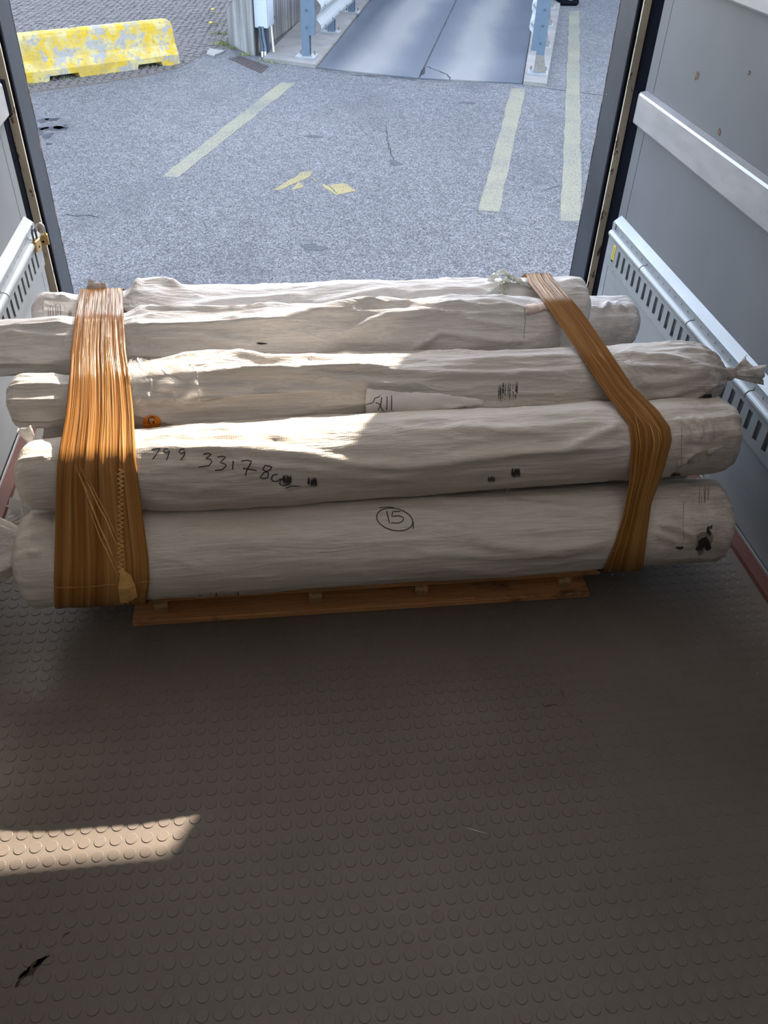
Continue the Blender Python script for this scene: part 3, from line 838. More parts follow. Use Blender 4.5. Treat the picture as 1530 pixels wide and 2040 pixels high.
# weeds and dandelions
def tuft(gV, gF, px, py, n, spread, hh, z=GZ):
    c = onz(px, py, z)
    for _ in range(n):
        x = c[0] + RNG.gauss(0, spread); y = c[1] + RNG.gauss(0, spread * .5); h_ = hh * RNG.uniform(.4, 1.1); a = RNG.uniform(0, 6.28); l = h_ * RNG.uniform(.2, .7)
        b2 = len(gV); wd = 0.006
        gV.extend([(x - wd * math.sin(a), y + wd * math.cos(a), z), (x + wd * math.sin(a), y - wd * math.cos(a), z), (x + l * .5 * math.cos(a), y + l * .5 * math.sin(a), z + h_ * .7), (x + l * math.cos(a), y + l * math.sin(a), z + h_)])
        gF.extend([(b2, b2 + 1, b2 + 2), (b2 + 2, b2 + 1, b2 + 3)])
for lb, tl in (('dry green weeds along the left foot of the concrete wall', ((438, 70, 160, .10, .06), (442, 90, 180, .10, .07), (432, 50, 90, .10, .05), (466, 97, 90, .08, .05), (488, 110, 70, .05, .05), (428, 30, 50, .10, .05))),
               ('strip of low green weeds at the edge of the left guardrail kerb', ((555, 124, 130, .10, .05), (540, 122, 90, .08, .05), (575, 127, 60, .06, .03), (640, 137, 25, .03, .04))),
               ('sparse weeds under the yellow barrier', ((130, 160, 60, .12, .05), (290, 136, 60, .10, .05), (60, 172, 40, .05, .05)))):
    gV = []; gF = []
    for q in tl: tuft(gV, gF, *q)
    tag(mesh('grass_tuft', gV, gF, M['grass']), lb, 'grass', None, 'stuff')
for (px, py), lb in (((424, 21), 'small yellow dandelion growing in the cobbles, the farther of two'), ((420, 48), 'small yellow dandelion growing in the cobbles, the nearer of two')):
    c = onz(px, py + 5, GZ)
    dt = thing('dandelion', tuple(c), lb, 'flower', 'dandelions by the wall')
    MB().tube([c, c + np.array([.004, 0, .05])], 0.004, 6).build('stem', M['grass'], dt)
    mb = MB(); h0 = Vector(c) + Vector((.004, 0, .05))
    mb.tube([h0, h0 + Vector((0, 0, .01)), h0 + Vector((0, 0, .022)), h0 + Vector((0, 0, .028))], [0.012, 0.03, 0.026, 0.008], 12)
    mb.build('flower_head', M['dandelion'], dt)
rb = onz(1133, 12, GZ)
bl = thing('rubber_block', (rb[0], rb[1] + .25, GZ), 'dark scuffed block on the asphalt at the far end of the right guardrail', 'block')
MB().cbox(rb[0] - .20, rb[0] + .22, rb[1], rb[1] + .5, GZ, GZ + .32, .04).build('block_body', M['black'], bl)
MB().cbox(rb[0] - .02, rb[0] + .06, rb[1] - .006, rb[1] + .05, GZ + .10, GZ + .30, .004).build('pale_scuff', M['concrete'], bl)

# tall block added out of view to shade the yard and the truck's tail
bu = thing('added_shade_block', (14.0, 36, GZ), 'tall pale unseen block added beyond the yard to shade it and the truck tail', 'added building')
BT = 0.79 + 0.81 * (30 - 2.11)
MB().bbox(1.5, 32, 30, 42, GZ, BT).build('facade', M['facade'], bu)
for fl in range(7):
    for k in range(10):
        wx = 3.0 + k * 2.9; wz = GZ + 1.3 + fl * 3.2
        fr = MB().bbox(wx, wx + 1.5, 29.93, 30.05, wz, wz + 1.7).build('window', M['white_paint'], bu)
        MB().bbox(wx + .08, wx + 1.42, 29.91, 29.95, wz + .08, wz + 1.62).build('pane', M['winglass'], fr)

# ================================================================== PALLET
pt = thing('pallet', (-0.04, 2.15, 0), 'low wooden pallet of pine boards under the carpet rolls', 'pallet')
px0, px1 = -0.706, 0.630
def board(name, x0, x1, y0, y1, z0, z1, mat=None): return MB().cbox(x0, x1, y0, y1, z0, z1, 0.0025).build(name, mat or M['wood'], pt)
for y0, y1 in ((1.660, 1.775), (2.10, 2.22), (2.56, 2.68)): board('bottom_board', px0, px1, y0, y1, 0.0025, 0.022)
for x in (-0.625, -0.188, 0.122, 0.555):
    st_ = board('stringer', x - 0.019, x + 0.019, 1.690, 2.67, 0.022, 0.088)
    MB().bbox(x - 0.0185, x + 0.0185, 1.6885, 1.691, 0.023, 0.087).build('end_grain', M['endgrain'], st_)
for k, y in enumerate((1.667, 1.86, 2.03, 2.20, 2.37, 2.545)): board('top_board', px0 + (0.0 if k else 0.08), px1 + (0.02 if k == 0 else 0), y, y + 0.10, 0.088, 0.108)
mb = MB(); a = onz(880, 1208, 0.022); b2 = onz(985, 1205, 0.022)
mb.tube([(a[0], 1.664, .024), ((a[0] + b2[0]) / 2, 1.662, .030), (b2[0], 1.663, .0245)], [.001, .004, .001], 5).build('splinter', M['wood'], pt)

# ================================================================== ROLLS
def vnoise(u, m, fu, nm, seed):
    """smooth value noise, u metres along the roll, m = angle/2pi (periodic)"""
    r = np.random.RandomState(seed); NU = 256
    G = r.rand(NU, nm)
    a = u * fu + 64; b2 = (m % 1.0) * nm
    i = np.floor(a).astype(int); j = np.floor(b2).astype(int)
    fa = a - i; fb = b2 - j
    fa = fa * fa * (3 - 2 * fa); fb = fb * fb * (3 - 2 * fb)
    i0 = i % NU; i1 = (i + 1) % NU; j0 = j % nm; j1 = (j + 1) % nm
    return (G[i0, j0] * (1 - fa) + G[i1, j0] * fa) * (1 - fb) + (G[i0, j1] * (1 - fa) + G[i1, j1] * fa) * fb

BL = np.array([(540, 157, 245), (582, 157, 245), (650, 148, 247), (700, 142, 250), (760, 136, 259), (830, 128, 266), (890, 118, 270), (925, 113, 272), (1000, 110, 282), (1070, 109, 291), (1110, 108, 296), (1160, 107, 298), (1205, 108, 292), (1240, 110, 288)], float)
BRl = np.array([(540, 1046), (560, 1052), (608, 1088), (700, 1152), (786, 1208), (846, 1253), (883, 1258), (951, 1255), (1027, 1242), (1080, 1226), (1121, 1210), (1150, 1200)], float)
BRr = np.array([(540, 1094), (558, 1106), (621, 1160), (697, 1214), (768, 1262), (818, 1313), (852, 1336), (878, 1339), (935, 1323), (1006, 1297), (1079, 1287), (1120, 1282), (1150, 1278)], float)
def band_edges(which, py):
    if which == 'L': return np.interp(py, BL[:, 0], BL[:, 1]), np.interp(py, BL[:, 0], BL[:, 2])
    return np.interp(py, BRl[:, 0], BRl[:, 1]), np.interp(py, BRr[:, 0], BRr[:, 1])
def band_mask(px, py):
    m = np.ones_like(px)
    for wch in 'LR':
        a, b2 = band_edges(wch, py)
        d = np.maximum(a - px, px - b2)                      # negative inside
        m = np.minimum(m, np.clip((d - 4) / 26.0, 0.0, 1.0))
    return m

class Roll:
    def __init__(s, xl, xr, L, Rr, rad): s.xl, s.xr, s.L, s.R, s.rad = xl, xr, np.array(L), np.array(Rr), rad
    def cen(s, x):
        t = np.clip((x - s.xl) / (s.xr - s.xl), 0, 1); t = np.asarray(t)[..., None]
        return s.L * (1 - t) + s.R * t
    def r(s, x): return np.interp(x, [q[0] for q in s.rad], [q[1] for q in s.rad])
    def hit(s, px, py):
        """pixel -> (x, theta) on the plain cylinder; theta 0 = up, 90deg = towards the camera"""
        d = ray(px, py); x = 0.0
        for _ in range(4):
            c = s.cen(x); rr = float(s.r(x))
            o = np.array([CAM[1] - c[0], CAM[2] - c[1]]); e = np.array([d[1], d[2]])
            A_, B_, C_ = e @ e, o @ e, o @ o - rr * rr
            disc = max(B_ * B_ - A_ * C_, 0); t = (-B_ - math.sqrt(disc)) / A_
            p = CAM + d * t; x = p[0]
        return x, math.atan2(-(p[1] - c[0]), p[2] - c[1])

def build_roll(R, name, label, mat, seed, folds=(), amp=(0.006, 0.010, 0.0035), cap=(0.06, 0.06), capp=(2.4, 2.4), neck=(0, 0), gather=(0, 0), NX=340, NT=112, group='wrapped carpet rolls stacked on the pallet', flat=0.0):
    xs = np.linspace(0, 1, NX)
    e = 0.10                                                     # denser rings at the ends
    xs = xs + e * np.sin(2 * np.pi * xs) * -0.5 / np.pi * 3
    xs = (xs - xs[0]) / (xs[-1] - xs[0])
    X = R.xl + (R.xr - R.xl) * xs
    th = np.linspace(0, 2 * np.pi, NT, endpoint=False)
    XX, TT = np.meshgrid(X, th, indexing='ij'); mm = TT / (2 * np.pi)
    rad = R.r(XX); c = R.cen(XX)
    dl = XX - R.xl; dr = R.xr - XX
    def capf(d, cp, p): q = np.clip(d / cp, 0, 1); return (1 - (1 - q) ** p) ** (1 / p)
    cf = capf(dl, cap[0], capp[0]) * capf(dr, cap[1], capp[1])
    nk = np.where(dl < dr, neck[0], neck[1]) / rad
    cf = nk + (1 - nk) * cf
    wx = XX + 0.05 * (vnoise(XX, mm, 4, 7, seed + 9) - .5)
    wm = mm + 0.10 * (vnoise(XX, mm, 2.2, 4, seed + 5) - .5)
    D = amp[0] * 2 * (vnoise(wx, wm, 3.0, 5, seed) - .5)
    rg = 1 - np.abs(2 * vnoise(wx, wm, 2.3, 15, seed + 1) - 1)
    D = D + amp[1] * (rg ** 3 - .25) * (0.3 + 1.2 * vnoise(wx, wm, 1.6, 4, seed + 4) ** 1.5)
    rg2 = 1 - np.abs(2 * vnoise(wx, wm, 9, 30, seed + 2) - 1)
    D = D + amp[2] * (rg2 ** 3 - .25)
    D = D + amp[2] * 0.5 * (vnoise(wx, wm, 22, 60, seed + 3) - .5)
    for (d, g_) in ((dl, gather[0]), (dr, gather[1])):
        if g_:
            ph = 3 * vnoise(XX, mm, 3, 9, seed + 11)
            pl_ = np.abs(np.sin(11 * TT + ph * 2)) + 0.6 * np.abs(np.sin(17 * TT + ph * 3))
            D = D + g_ * np.exp(-d / 0.10) * (pl_ - 0.9)
    for pts, h, wd in folds:
        q = [R.hit(*p) for p in pts]
        best = np.full_like(XX, 9.0); tt = np.zeros_like(XX)
        rr = float(np.mean(R.r(np.array([a[0] for a in q]))))
        T2 = (TT + np.pi) % (2 * np.pi) - np.pi
        n = len(q)
        for k in range(n - 1):
            ax, ay = q[k][0], q[k][1] * rr; bx, by = q[k + 1][0], q[k + 1][1] * rr
            vx, vy = bx - ax, by - ay; L2 = vx * vx + vy * vy + 1e-12
            t = np.clip(((XX - ax) * vx + (T2 * rr - ay) * vy) / L2, 0, 1)
            dd = np.hypot(XX - ax - t * vx, T2 * rr - ay - t * vy)
            up = dd < best
            tt = np.where(up, (k + t) / (n - 1), tt); best = np.minimum(best, dd)
        endf = np.clip(np.minimum(tt, 1 - tt) * 5 + 0.15, 0, 1)
        D = D + 1.5 * h * endf * np.exp(-(best / wd) ** 2)
    rb_ = rad * cf
    Y0 = c[..., 0] - np.sin(TT) * rb_; Z0 = c[..., 1] + np.cos(TT) * rb_
    px, py = projv(np.stack([XX, Y0, Z0], -1).reshape(-1, 3))
    bmk = band_mask(px, py).reshape(XX.shape)
    back = np.cos(TT - math.radians(35)) < -0.15                     # far side: keep calm where the film runs
    bmk = np.where(back, np.minimum(bmk, 0.5), bmk)
    D = D * (0.12 + 0.88 * bmk) * np.clip(cf * 1.15, 0, 1)
    rb_ = rb_ + D
    # weight: flatten the underside a little
    fl = np.clip(-np.cos(TT), 0, 1) ** 3 * flat
    YY = c[..., 0] - np.sin(TT) * rb_; ZZ = c[..., 1] + np.cos(TT) * rb_ * (1 - fl)
    ex = 0.012 * (vnoise(XX, mm, 2, 6, seed + 7) - .5) * np.exp(-np.minimum(dl, dr) / 0.05)
    V = np.stack([XX + ex, YY, ZZ], -1).reshape(-1, 3)
    F = grid_faces(NX, NT, True) + [tuple(range(NT - 1, -1, -1)), tuple(range((NX - 1) * NT, NX * NT))]
    mid = R.cen(np.array((R.xl + R.xr) / 2)); zb = float(mid[1] - R.r((R.xl + R.xr) / 2))
    t = thing(name, ((R.xl + R.xr) / 2, float(mid[0]), zb), label, 'carpet roll', group)
    o = mesh('wrapper', V, F, mat, t, True)
    R.obj = o; R.thing = t
    R.bvh = BVHTree.FromPolygons([tuple(v) for v in V], F)
    return t

def surf(R, px, py, lift=0.0015):
    d = Vector(ray(px, py)).normalized()
    loc, n, _, _ = R.bvh.ray_cast(Vector(CAM), d)
    if loc is None:
        x, th_ = R.hit(px, py); c = R.cen(np.array(x)); rr = float(R.r(x)) + .004
        loc = Vector((x, c[0] - math.sin(th_) * rr, c[1] + math.cos(th_) * rr)); n = Vector((0, -math.sin(th_), math.cos(th_)))
    if n.dot(d) > 0: n = -n
    return loc + n * lift, n
def stroke(R, pts, width, name, mat, parent, lift=0.0015, step=4.0, taper=False, jitter=0.0):
    """a ribbon drawn on the roll's surface through pixel positions"""
    Q = []
    for (a, b2), (c, d) in zip(pts[:-1], pts[1:]):
        n = max(1, int(math.hypot(c - a, d - b2) / step))
        for k in range(n): Q.append((a + (c - a) * k / n, b2 + (d - b2) * k / n))
    Q.append(pts[-1])
    P = [surf(R, q[0] + RNG.uniform(-jitter, jitter), q[1] + RNG.uniform(-jitter, jitter), lift) for q in Q]
    V = []; F = []
    for i, (p, n) in enumerate(P):
        t = (P[min(i + 1, len(P) - 1)][0] - P[max(i - 1, 0)][0])
        s_ = t.cross(n).normalized() if t.length > 1e-9 else Vector((0, 0, 1))
        w_ = width / 2 * (max(0.25, 1 - abs(2 * i / max(1, len(P) - 1) - 1) ** 2) if taper else 1)
        V += [p + s_ * w_, p - s_ * w_]
    for i in range(len(P) - 1): F.append((2 * i, 2 * i + 1, 2 * i + 3, 2 * i + 2))
    return V, F
def strokes(R, lists, width, name, mat, parent, **kw):
    if len(lists) <= 14:                                   # every stroke its own piece
        for l in lists:
            v, f = stroke(R, l, width, name, mat, parent, **kw); o = mesh(name, v, f, mat, parent)
        return o
    V = []; F = []
    for l in lists:
        v, f = stroke(R, l, width, name, mat, parent, **kw); b2 = len(V); V += v; F += [tuple(i + b2 for i in q) for q in f]
    return tag(mesh(name, V, F, mat, parent), kind='stuff')
def patch(R, quad, name, mat, parent, nu=14, nv=8, lift=0.003, crumple=0.0, rag=0.0, thick=0.0008, seed=1):
    r = random.Random(seed); V = []
    for i in range(nu):
        for j in range(nv):
            a, b2 = i / (nu - 1), j / (nv - 1)
            top = np.array(quad[0]) * (1 - a) + np.array(quad[1]) * a; bot = np.array(quad[3]) * (1 - a) + np.array(quad[2]) * a
            q = top * (1 - b2) + bot * b2
            if rag and (j in (0, nv - 1) or i in (0, nu - 1)): q = q + np.array([r.uniform(-rag, rag), r.uniform(-rag, rag)])
            p, n = surf(R, q[0], q[1], lift + crumple * (abs(math.sin(a * 5.3 + 2.1 * b2 + seed)) * .6 + abs(math.sin(b2 * 4.1 - a * 7.7 + seed * 2)) * .5 + .15 * r.random()))
            V.append(p)
    o = mesh(name, V, grid_faces(nu, nv), mat, parent, crumple > 0)
    if thick:
        md = o.modifiers.new('thickness', 'SOLIDIFY'); md.thickness = thick; md.offset = 1
    return o
def tail(name, P, D, length, r0, r1, flat, pleats, mat, parent, seed, up=(0, 0, 1), bend=0.0, n=22, m=48, rag=0.12, pw=0.8):
    """gathered cloth end fanning out of a knot"""
    r = np.random.RandomState(seed); D = Vector(D).normalized(); P = Vector(P)
    U = Vector(up); U = (U - D * U.dot(D)).normalized(); W = D.cross(U)
    V = []; ph = r.rand(6) * 6.28
    ragv = 1 + rag * (np.interp(np.arange(m), np.linspace(0, m, 13), np.append(r.rand(12), 0.5)) - .5) * 2
    for i in range(n):
        t = i / (n - 1)
        rr = r0 + (r1 - r0) * t ** pw
        for k in range(m):
            a = 2 * math.pi * k / m
            pl_ = 1 + 0.22 * math.sin(pleats * a + ph[0] + 1.2 * t) + 0.12 * math.sin((pleats * 2 - 1) * a + ph[1])
            q = P + D * (length * t * ragv[k]) + U * (rr * pl_ * math.cos(a)) + W * (rr * flat * pl_ * math.sin(a)) + U * (bend * t * t)
            V.append(q)
    o = mesh(name, V, grid_faces(n, m, True), mat, parent, True)
    md = o.modifiers.new('thickness', 'SOLIDIFY'); md.thickness = 0.001
    return o
def knot(name, P, D, r, ln, mat, parent):
    P = Vector(P); D = Vector(D).normalized()
    pts = [P + D * (ln * (k / 6 - .5)) for k in range(7)]
    return MB().tube(pts, [r * .55, r * .9, r, r * .93, r, r * .85, r * .5], 16).build(name, mat, parent, True)

R1 = Roll(-0.965, 1.005, (1.705, 0.238), (1.722, 0.233), [(-1, .128), (0, .126), (1, .122)])
R2 = Roll(-0.935, 1.005, (1.800, 0.445), (1.815, 0.467), [(-1, .090), (-.80, .097), (-.5, .115), (.6, .114), (1, .106)])
R3 = Roll(-0.985, 1.030, (2.005, 0.538), (2.000, 0.547), [(-1, .060), (-.80, .070), (-.68, .092), (-.45, .108), (0, .098), (.7, .100), (.9, .104), (1, .088)])
R4 = Roll(-1.130, 0.590, (2.205, 0.590), (2.205, 0.606), [(-1.2, .072), (-.9, .082), (-.5, .094), (0, .104), (.4, .102), (.6, .088)])
R5 = Roll(-0.990, 0.742, (2.415, 0.560), (2.415, 0.572), [(-1, .078), (-.75, .088), (-.62, .104), (0, .101), (.75, .100)])
R6 = Roll(-0.90, 1.022, (2.615, 0.415), (2.615, 0.415), [(-1, .09), (1, .090)])
R8 = Roll(-0.945, 1.075, (2.075, 0.368), (2.075, 0.366), [(-1, .066), (1, .066)])
RB = [Roll(-0.93, 0.97, (y, 0.228), (y, 0.228), [(-1, .118), (1, .118)]) for y in (1.955, 2.195, 2.435)]

build_roll(R1, 'carpet_roll', 'beige wrapped carpet roll marked 15, lowest at the front of the stack', M['fabric'], 11,
           [([(300, 1060), (520, 1075), (700, 1068)], .0035, .02), ([(980, 1000), (1100, 1010), (1210, 1030)], .005, .014), ([(940, 1080), (1080, 1096), (1210, 1080)], .006, .018), ([(820, 1100), (1000, 1110), (1190, 1098)], .004, .014),
            ([(1300, 1040), (1350, 1052), (1385, 1068)], .005, .009), ([(1300, 1010), (1360, 1030)], .004, .008), ([(1298, 1060), (1350, 1078)], .005, .008), ([(60, 1070), (85, 1062), (110, 1058)], .008, .010), ([(56, 1050), (80, 1040), (108, 1038)], .006, .008), ([(55, 1100), (85, 1100)], .005, .008)],
           (.004, .006, .0024), (.055, .055), (2.6, 3.2), gather=(.004, .0), flat=.06)
build_roll(R2, 'carpet_roll', 'beige wrapped carpet roll with a handwritten number, second from the bottom at the front', M['fabric'], 23,
           [([(285, 890), (450, 893), (600, 905), (720, 926), (820, 928), (950, 910), (1090, 896), (1245, 885)], .008, .016), ([(600, 930), (720, 945), (850, 958)], .004, .014), ([(880, 852), (1000, 858), (1130, 862)], .005, .016), ([(1110, 900), (1180, 870), (1240, 850)], .008, .014),
            ([(1345, 835), (1365, 850), (1370, 880)], .006, .008), ([(1370, 830), (1392, 850), (1396, 880)], .006, .007), ([(1395, 832), (1412, 850), (1418, 878)], .006, .007), ([(1350, 930), (1380, 905), (1400, 895)], .005, .007), ([(300, 965), (600, 985), (900, 985)], .003, .02)],
           (.008, .008, .0032), (.06, .065), (2.8, 3.0), flat=.04)
build_roll(R3, 'carpet_roll', 'beige wrapped carpet roll with a tied knot at its right end and a plastic flap', M['fabric_pale'], 37,
           [([(300, 712), (430, 702), (530, 719), (700, 713)], .010, .014), ([(420, 742), (560, 740), (700, 760), (860, 768)], .009, .014), ([(560, 728), (680, 735), (860, 745), (1010, 745), (1170, 738)], .009, .012), ([(860, 722), (1010, 716), (1150, 712)], .006, .012), ([(300, 770), (400, 775), (520, 770)], .006, .016),
            ([(1180, 790), (1300, 760), (1420, 748)], .007, .012), ([(1200, 730), (1320, 735), (1425, 745)], .008, .010), ([(1220, 705), (1330, 715), (1425, 742)], .007, .010), ([(1260, 800), (1360, 775), (1428, 752)], .008, .012), ([(1310, 808), (1390, 785), (1430, 756)], .008, .010)],
           (.010, .013, .0045), (.05, .10), (2.4, 2.2), neck=(0, .014), gather=(.002, .010), flat=.04)
build_roll(R4, 'carpet_roll', 'white wrapped carpet roll sticking out furthest to the left, near the top of the stack', M['fabric_white'], 41,
           [([(250, 656), (470, 638), (530, 645), (620, 625), (720, 610), (770, 600), (843, 612)], .014, .018), ([(680, 664), (768, 632), (890, 626)], .012, .014), ([(905, 632), (980, 645), (1040, 648)], .008, .010), ([(815, 700), (876, 662), (960, 672), (1040, 680)], .010, .010), ([(250, 672), (400, 668), (540, 700)], .010, .016), ([(0, 662), (80, 668), (150, 672)], .008, .010), ([(0, 700), (70, 722), (140, 735)], .005, .014), ([(860, 612), (960, 604), (1040, 612)], .006, .010), ([(560, 690), (680, 690), (760, 690)], -.008, .02)],
           (.013, .017, .005), (.07, .05), (2.2, 2.8), flat=.04)
build_roll(R5, 'carpet_roll', 'white wrapped carpet roll with a paper shipping label, highest at the back of the stack', M['fabric_white'], 53,
           [([(250, 596), (285, 574), (328, 570), (370, 576)], .016, .014), ([(250, 640), (360, 618), (480, 602), (560, 596), (606, 588)], .014, .014), ([(590, 622), (700, 594), (800, 578)], .010, .014), ([(800, 590), (900, 575), (970, 570)], .006, .014), ([(70, 600), (110, 596), (150, 602)], .008, .008), ([(400, 628), (520, 620), (640, 605)], -.010, .014)],
           (.011, .014, .005), (.05, .06), (2.6, 2.8), flat=.04)
build_roll(R6, 'carpet_roll', 'grey-white wrapped carpet roll at the very back, its right end by the slotted track', M['fabric_white'], 61,
           [([(1170, 612), (1200, 618), (1215, 600)], .008, .008), ([(1225, 600), (1235, 612), (1250, 618)], .008, .006)], (.006, .008, .003), (.05, .06), (2.6, 3.0), NX=220, NT=80)
build_roll(R8, 'carpet_roll', 'thin wrapped carpet roll wedged between the second roll and the knotted one', M['fabric'], 71, (), (.003, .004, .001), NX=160, NT=64)
for k, (R, lb) in enumerate(zip(RB, ('carpet roll lying on the pallet directly behind the roll marked 15', 'carpet roll in the middle of the pallet under the knotted roll', 'carpet roll at the back edge of the pallet under the white rolls'))):
    build_roll(R, 'carpet_roll', lb, M['fabric_dirty' if k == 0 else 'fabric'], 80 + k * 7, (), (.002, .003, .001), NX=120, NT=64, flat=.03)

# ---- handwriting, labels, stains
def zc(pts, ox, oy, s): return [(ox + u / s, oy + v / s) for u, v in pts]
D1 = [[(160, 172), (212, 160), (196, 190), (166, 232)], [(262, 168), (240, 165), (234, 182), (248, 194), (270, 178), (262, 205), (250, 236)], [(362, 168), (336, 168), (326, 184), (342, 197), (364, 180), (358, 208), (336, 236)],
      [(475, 200), (500, 192), (524, 198), (490, 226), (518, 230), (527, 246), (508, 268), (445, 276)], [(560, 216), (590, 210), (612, 216), (578, 250), (606, 256), (614, 270), (592, 290), (545, 296)],
      [(657, 240), (653, 290)], [(705, 242), (738, 236), (770, 242), (742, 290), (730, 328)], [(715, 284), (760, 290), (800, 298)],
      [(888, 272), (852, 266), (835, 290), (872, 312), (866, 342), (838, 346), (820, 338), (842, 312), (884, 292), (893, 272)],
      [(928, 320), (900, 324), (888, 345), (900, 362), (925, 362), (948, 345)], [(958, 342), (940, 366), (944, 384), (970, 390), (1002, 378)], [(976, 404), (1008, 392), (1068, 391)]]
strokes(R2, [zc(p, 250, 840, 3.06) for p in D1], 0.0028, 'handwritten_number', M['ink'], R2.thing)
ell = []
for k in range(41):
    a = 2 * math.pi * k / 40 - 2.2; cx_, cy_ = 112 * math.cos(a), 66 * math.sin(a); ro = 0.22
    ell.append((264 + cx_ * math.cos(ro) - cy_ * math.sin(ro), 597 + cx_ * math.sin(ro) + cy_ * math.cos(ro)))
D2 = [ell, [(170, 528), (215, 522), (262, 527)], [(378, 612), (375, 655)], [(215, 545), (232, 620)], [(300, 547), (252, 550), (246, 578), (290, 574), (316, 584), (316, 604), (288, 620), (242, 617)]]
strokes(R1, [zc(p, 700, 840, 3.06) for p in D2], 0.0026, 'circled_number', M['ink'], R1.thing)
def smear(R, px, py, w_, h_, n, name, mat=None, wd=0.0022, horiz=False):
    L = []
    for k in range(n):
        x = px + RNG.uniform(-.5, .5) * w_; y0 = py + RNG.uniform(-.55, -.1) * h_; y1 = py + RNG.uniform(.1, .55) * h_
        if horiz: L.append([(px + RNG.uniform(-.55, 0) * w_, py + RNG.uniform(-.5, .5) * h_), (px + RNG.uniform(0, .55) * w_, py + RNG.uniform(-.5, .5) * h_)])
        else: L.append([(x, y0), (x + RNG.uniform(-1.5, 1.5), y1)])
    return strokes(R, L, wd, name, mat or M['smudge'], R.thing, lift=0.0018, step=5, taper=True)
for px, py, w_, h_ in ((572, 956, 17, 22), (622, 960, 17, 20), (979, 954, 15, 13), (1028, 941, 17, 19)): smear(R2, px, py, w_, h_, 40, 'black_smear', None, .0020)
smear(R1, 440, 1184, 90, 12, 12, 'dirt_mark', None, .003); smear(R1, 400, 1186, 8, 8, 6, 'dirt_mark')
def stain(R, px, py, rx, ry, mat, seed, name='black_stain', lift=.0016):
    r = random.Random(seed); ph = [r.uniform(0, 6.28) for _ in range(5)]; V = []; n = 30; F = []
    for ring in (0.45, 1.0):
        for k in range(n):
            a = 2 * math.pi * k / n
            q = ring * (1 + .25 * math.sin(2 * a + ph[0]) + .2 * math.sin(3 * a + ph[1]) + .07 * math.sin(7 * a + ph[2]) + .05 * math.sin(11 * a + ph[3]))
            V.append(surf(R, px + rx * q * math.cos(a), py + ry * q * math.sin(a), lift)[0])
    V.append(surf(R, px, py, lift)[0])
    for k in range(n): F += [(k, (k + 1) % n, 2 * n), (k, n + k, n + (k + 1) % n, (k + 1) % n)]
    return mesh(name, V, F, mat, R.thing)
stain(R1, 1404, 1082, 10, 14, M['ink'], 1); stain(R1, 1411, 1058, 4, 8, M['ink'], 2); stain(R1, 1354, 1091, 6, 3, M['ink'], 3); stain(R1, 1392, 1092, 6, 5, M['smudge'], 4); stain(R1, 1416, 1050, 3, 3, M['ink'], 5)
stain(R3, 1408, 800, 14, 12, M['soil'], 6, 'dirt_stain'); stain(R2, 1345, 945, 8, 4, M['soil'], 7, 'dirt_stain'); stain(R1, 1401, 1078, 15, 22, M['soil_light'], 9, 'dirt_stain', .0010)
smear(R1, 1365, 962, 55, 8, 10, 'dirt_mark', M['soil_light'], .0016); smear(R1, 1405, 985, 26, 40, 8, 'dirt_mark', M['soil_light'], .0014)
smear(R2, 1372, 920, 50, 24, 8, 'dirt_mark', M['soil_light'], .0014)
smear(R4, 522, 685, 24, 4, 7, 'black_smear', M['ink'], .003, True)
strokes(R3, [zc(p, 1130, 700, 3.825) for p in ([(930, 420), (980, 380), (1040, 330)], [(960, 440), (1040, 380), (1080, 340)])], .004, 'dirt_mark', M['soil'], R3.thing, taper=True)

# seams of the sewn end caps
strokes(R1, [[(1362, 1000), (1360, 1040), (1362, 1075), (1354, 1098)]], .0012, 'seam', M['soil_light'], R1.thing)
strokes(R2, [[(1358, 850), (1357, 890), (1357, 925), (1345, 945)]], .0011, 'seam', M['soil_light'], R2.thing)
strokes(R4, [[(1044, 612), (1046, 640), (1043, 676)]], .0014, 'seam', M['soil_light'], R4.thing)
patch(R4, [(1045, 610), (1092, 602), (1096, 616), (1047, 628)], 'worn_tape', M['rust_tape'], R4.thing, 10, 5, .002, .001, 2)
patch(R2, [(1405, 895), (1440, 882), (1441, 888), (1410, 905)], 'torn_tape', M['fabric'], R2.thing, 8, 4, .006, .004, 1, seed=3)

# flap with writing on the knotted roll
fl = patch(R3, [(728, 772), (962, 794), (962, 808), (728, 823)], 'plastic_flap', M['flap'], R3.thing, 30, 8, .008, .004, 1.0, seed=5)
LZ = [[(113, 248), (150, 243), (185, 232), (222, 220)], [(222, 185), (228, 215)], [(190, 238), (222, 250), (262, 284)], [(240, 225), (232, 250), (210, 272)], [(282, 218), (280, 272)], [(318, 198), (319, 275)], [(330, 280), (334, 300)]]
strokes(R3, [zc(p, 700, 740, 1530 / 380) for p in LZ], .0024, 'flap_writing', M['ink'], fl.parent, lift=.0155)
# frayed hole in the wrapping
smear(R3, 1012, 780, 40, 40, 16, 'frayed_patch', M['smudge'], .0025); smear(R3, 1010, 780, 44, 40, 14, 'frayed_yarn', M['fabric_white'], .0016, True)
stroke_o = strokes(R3, [[(1030, 785), (1027, 800), (1018, 810)], [(1020, 775), (1030, 787)], [(1170, 755), (1140, 775), (1110, 786), (1085, 790)]], .003, 'loose_yarn', M['fabric_white'], R3.thing, lift=.003)
# clear plastic sleeve crumpled over the left part
patch(R3, [(256, 716), (392, 720), (400, 800), (266, 796)], 'plastic_sleeve', M['clear'], R3.thing, 34, 20, .004, .006, 4, .0004, 8)
strokes(R3, [[(262, 726), (275, 720), (282, 735), (300, 745)], [(300, 732), (340, 750), (380, 756)], [(372, 705), (392, 745), (398, 795)], [(398, 798), (450, 792)], [(300, 748), (308, 775)]], .005, 'plastic_crease', M['fabric_white'], R3.thing, lift=.011, taper=True)
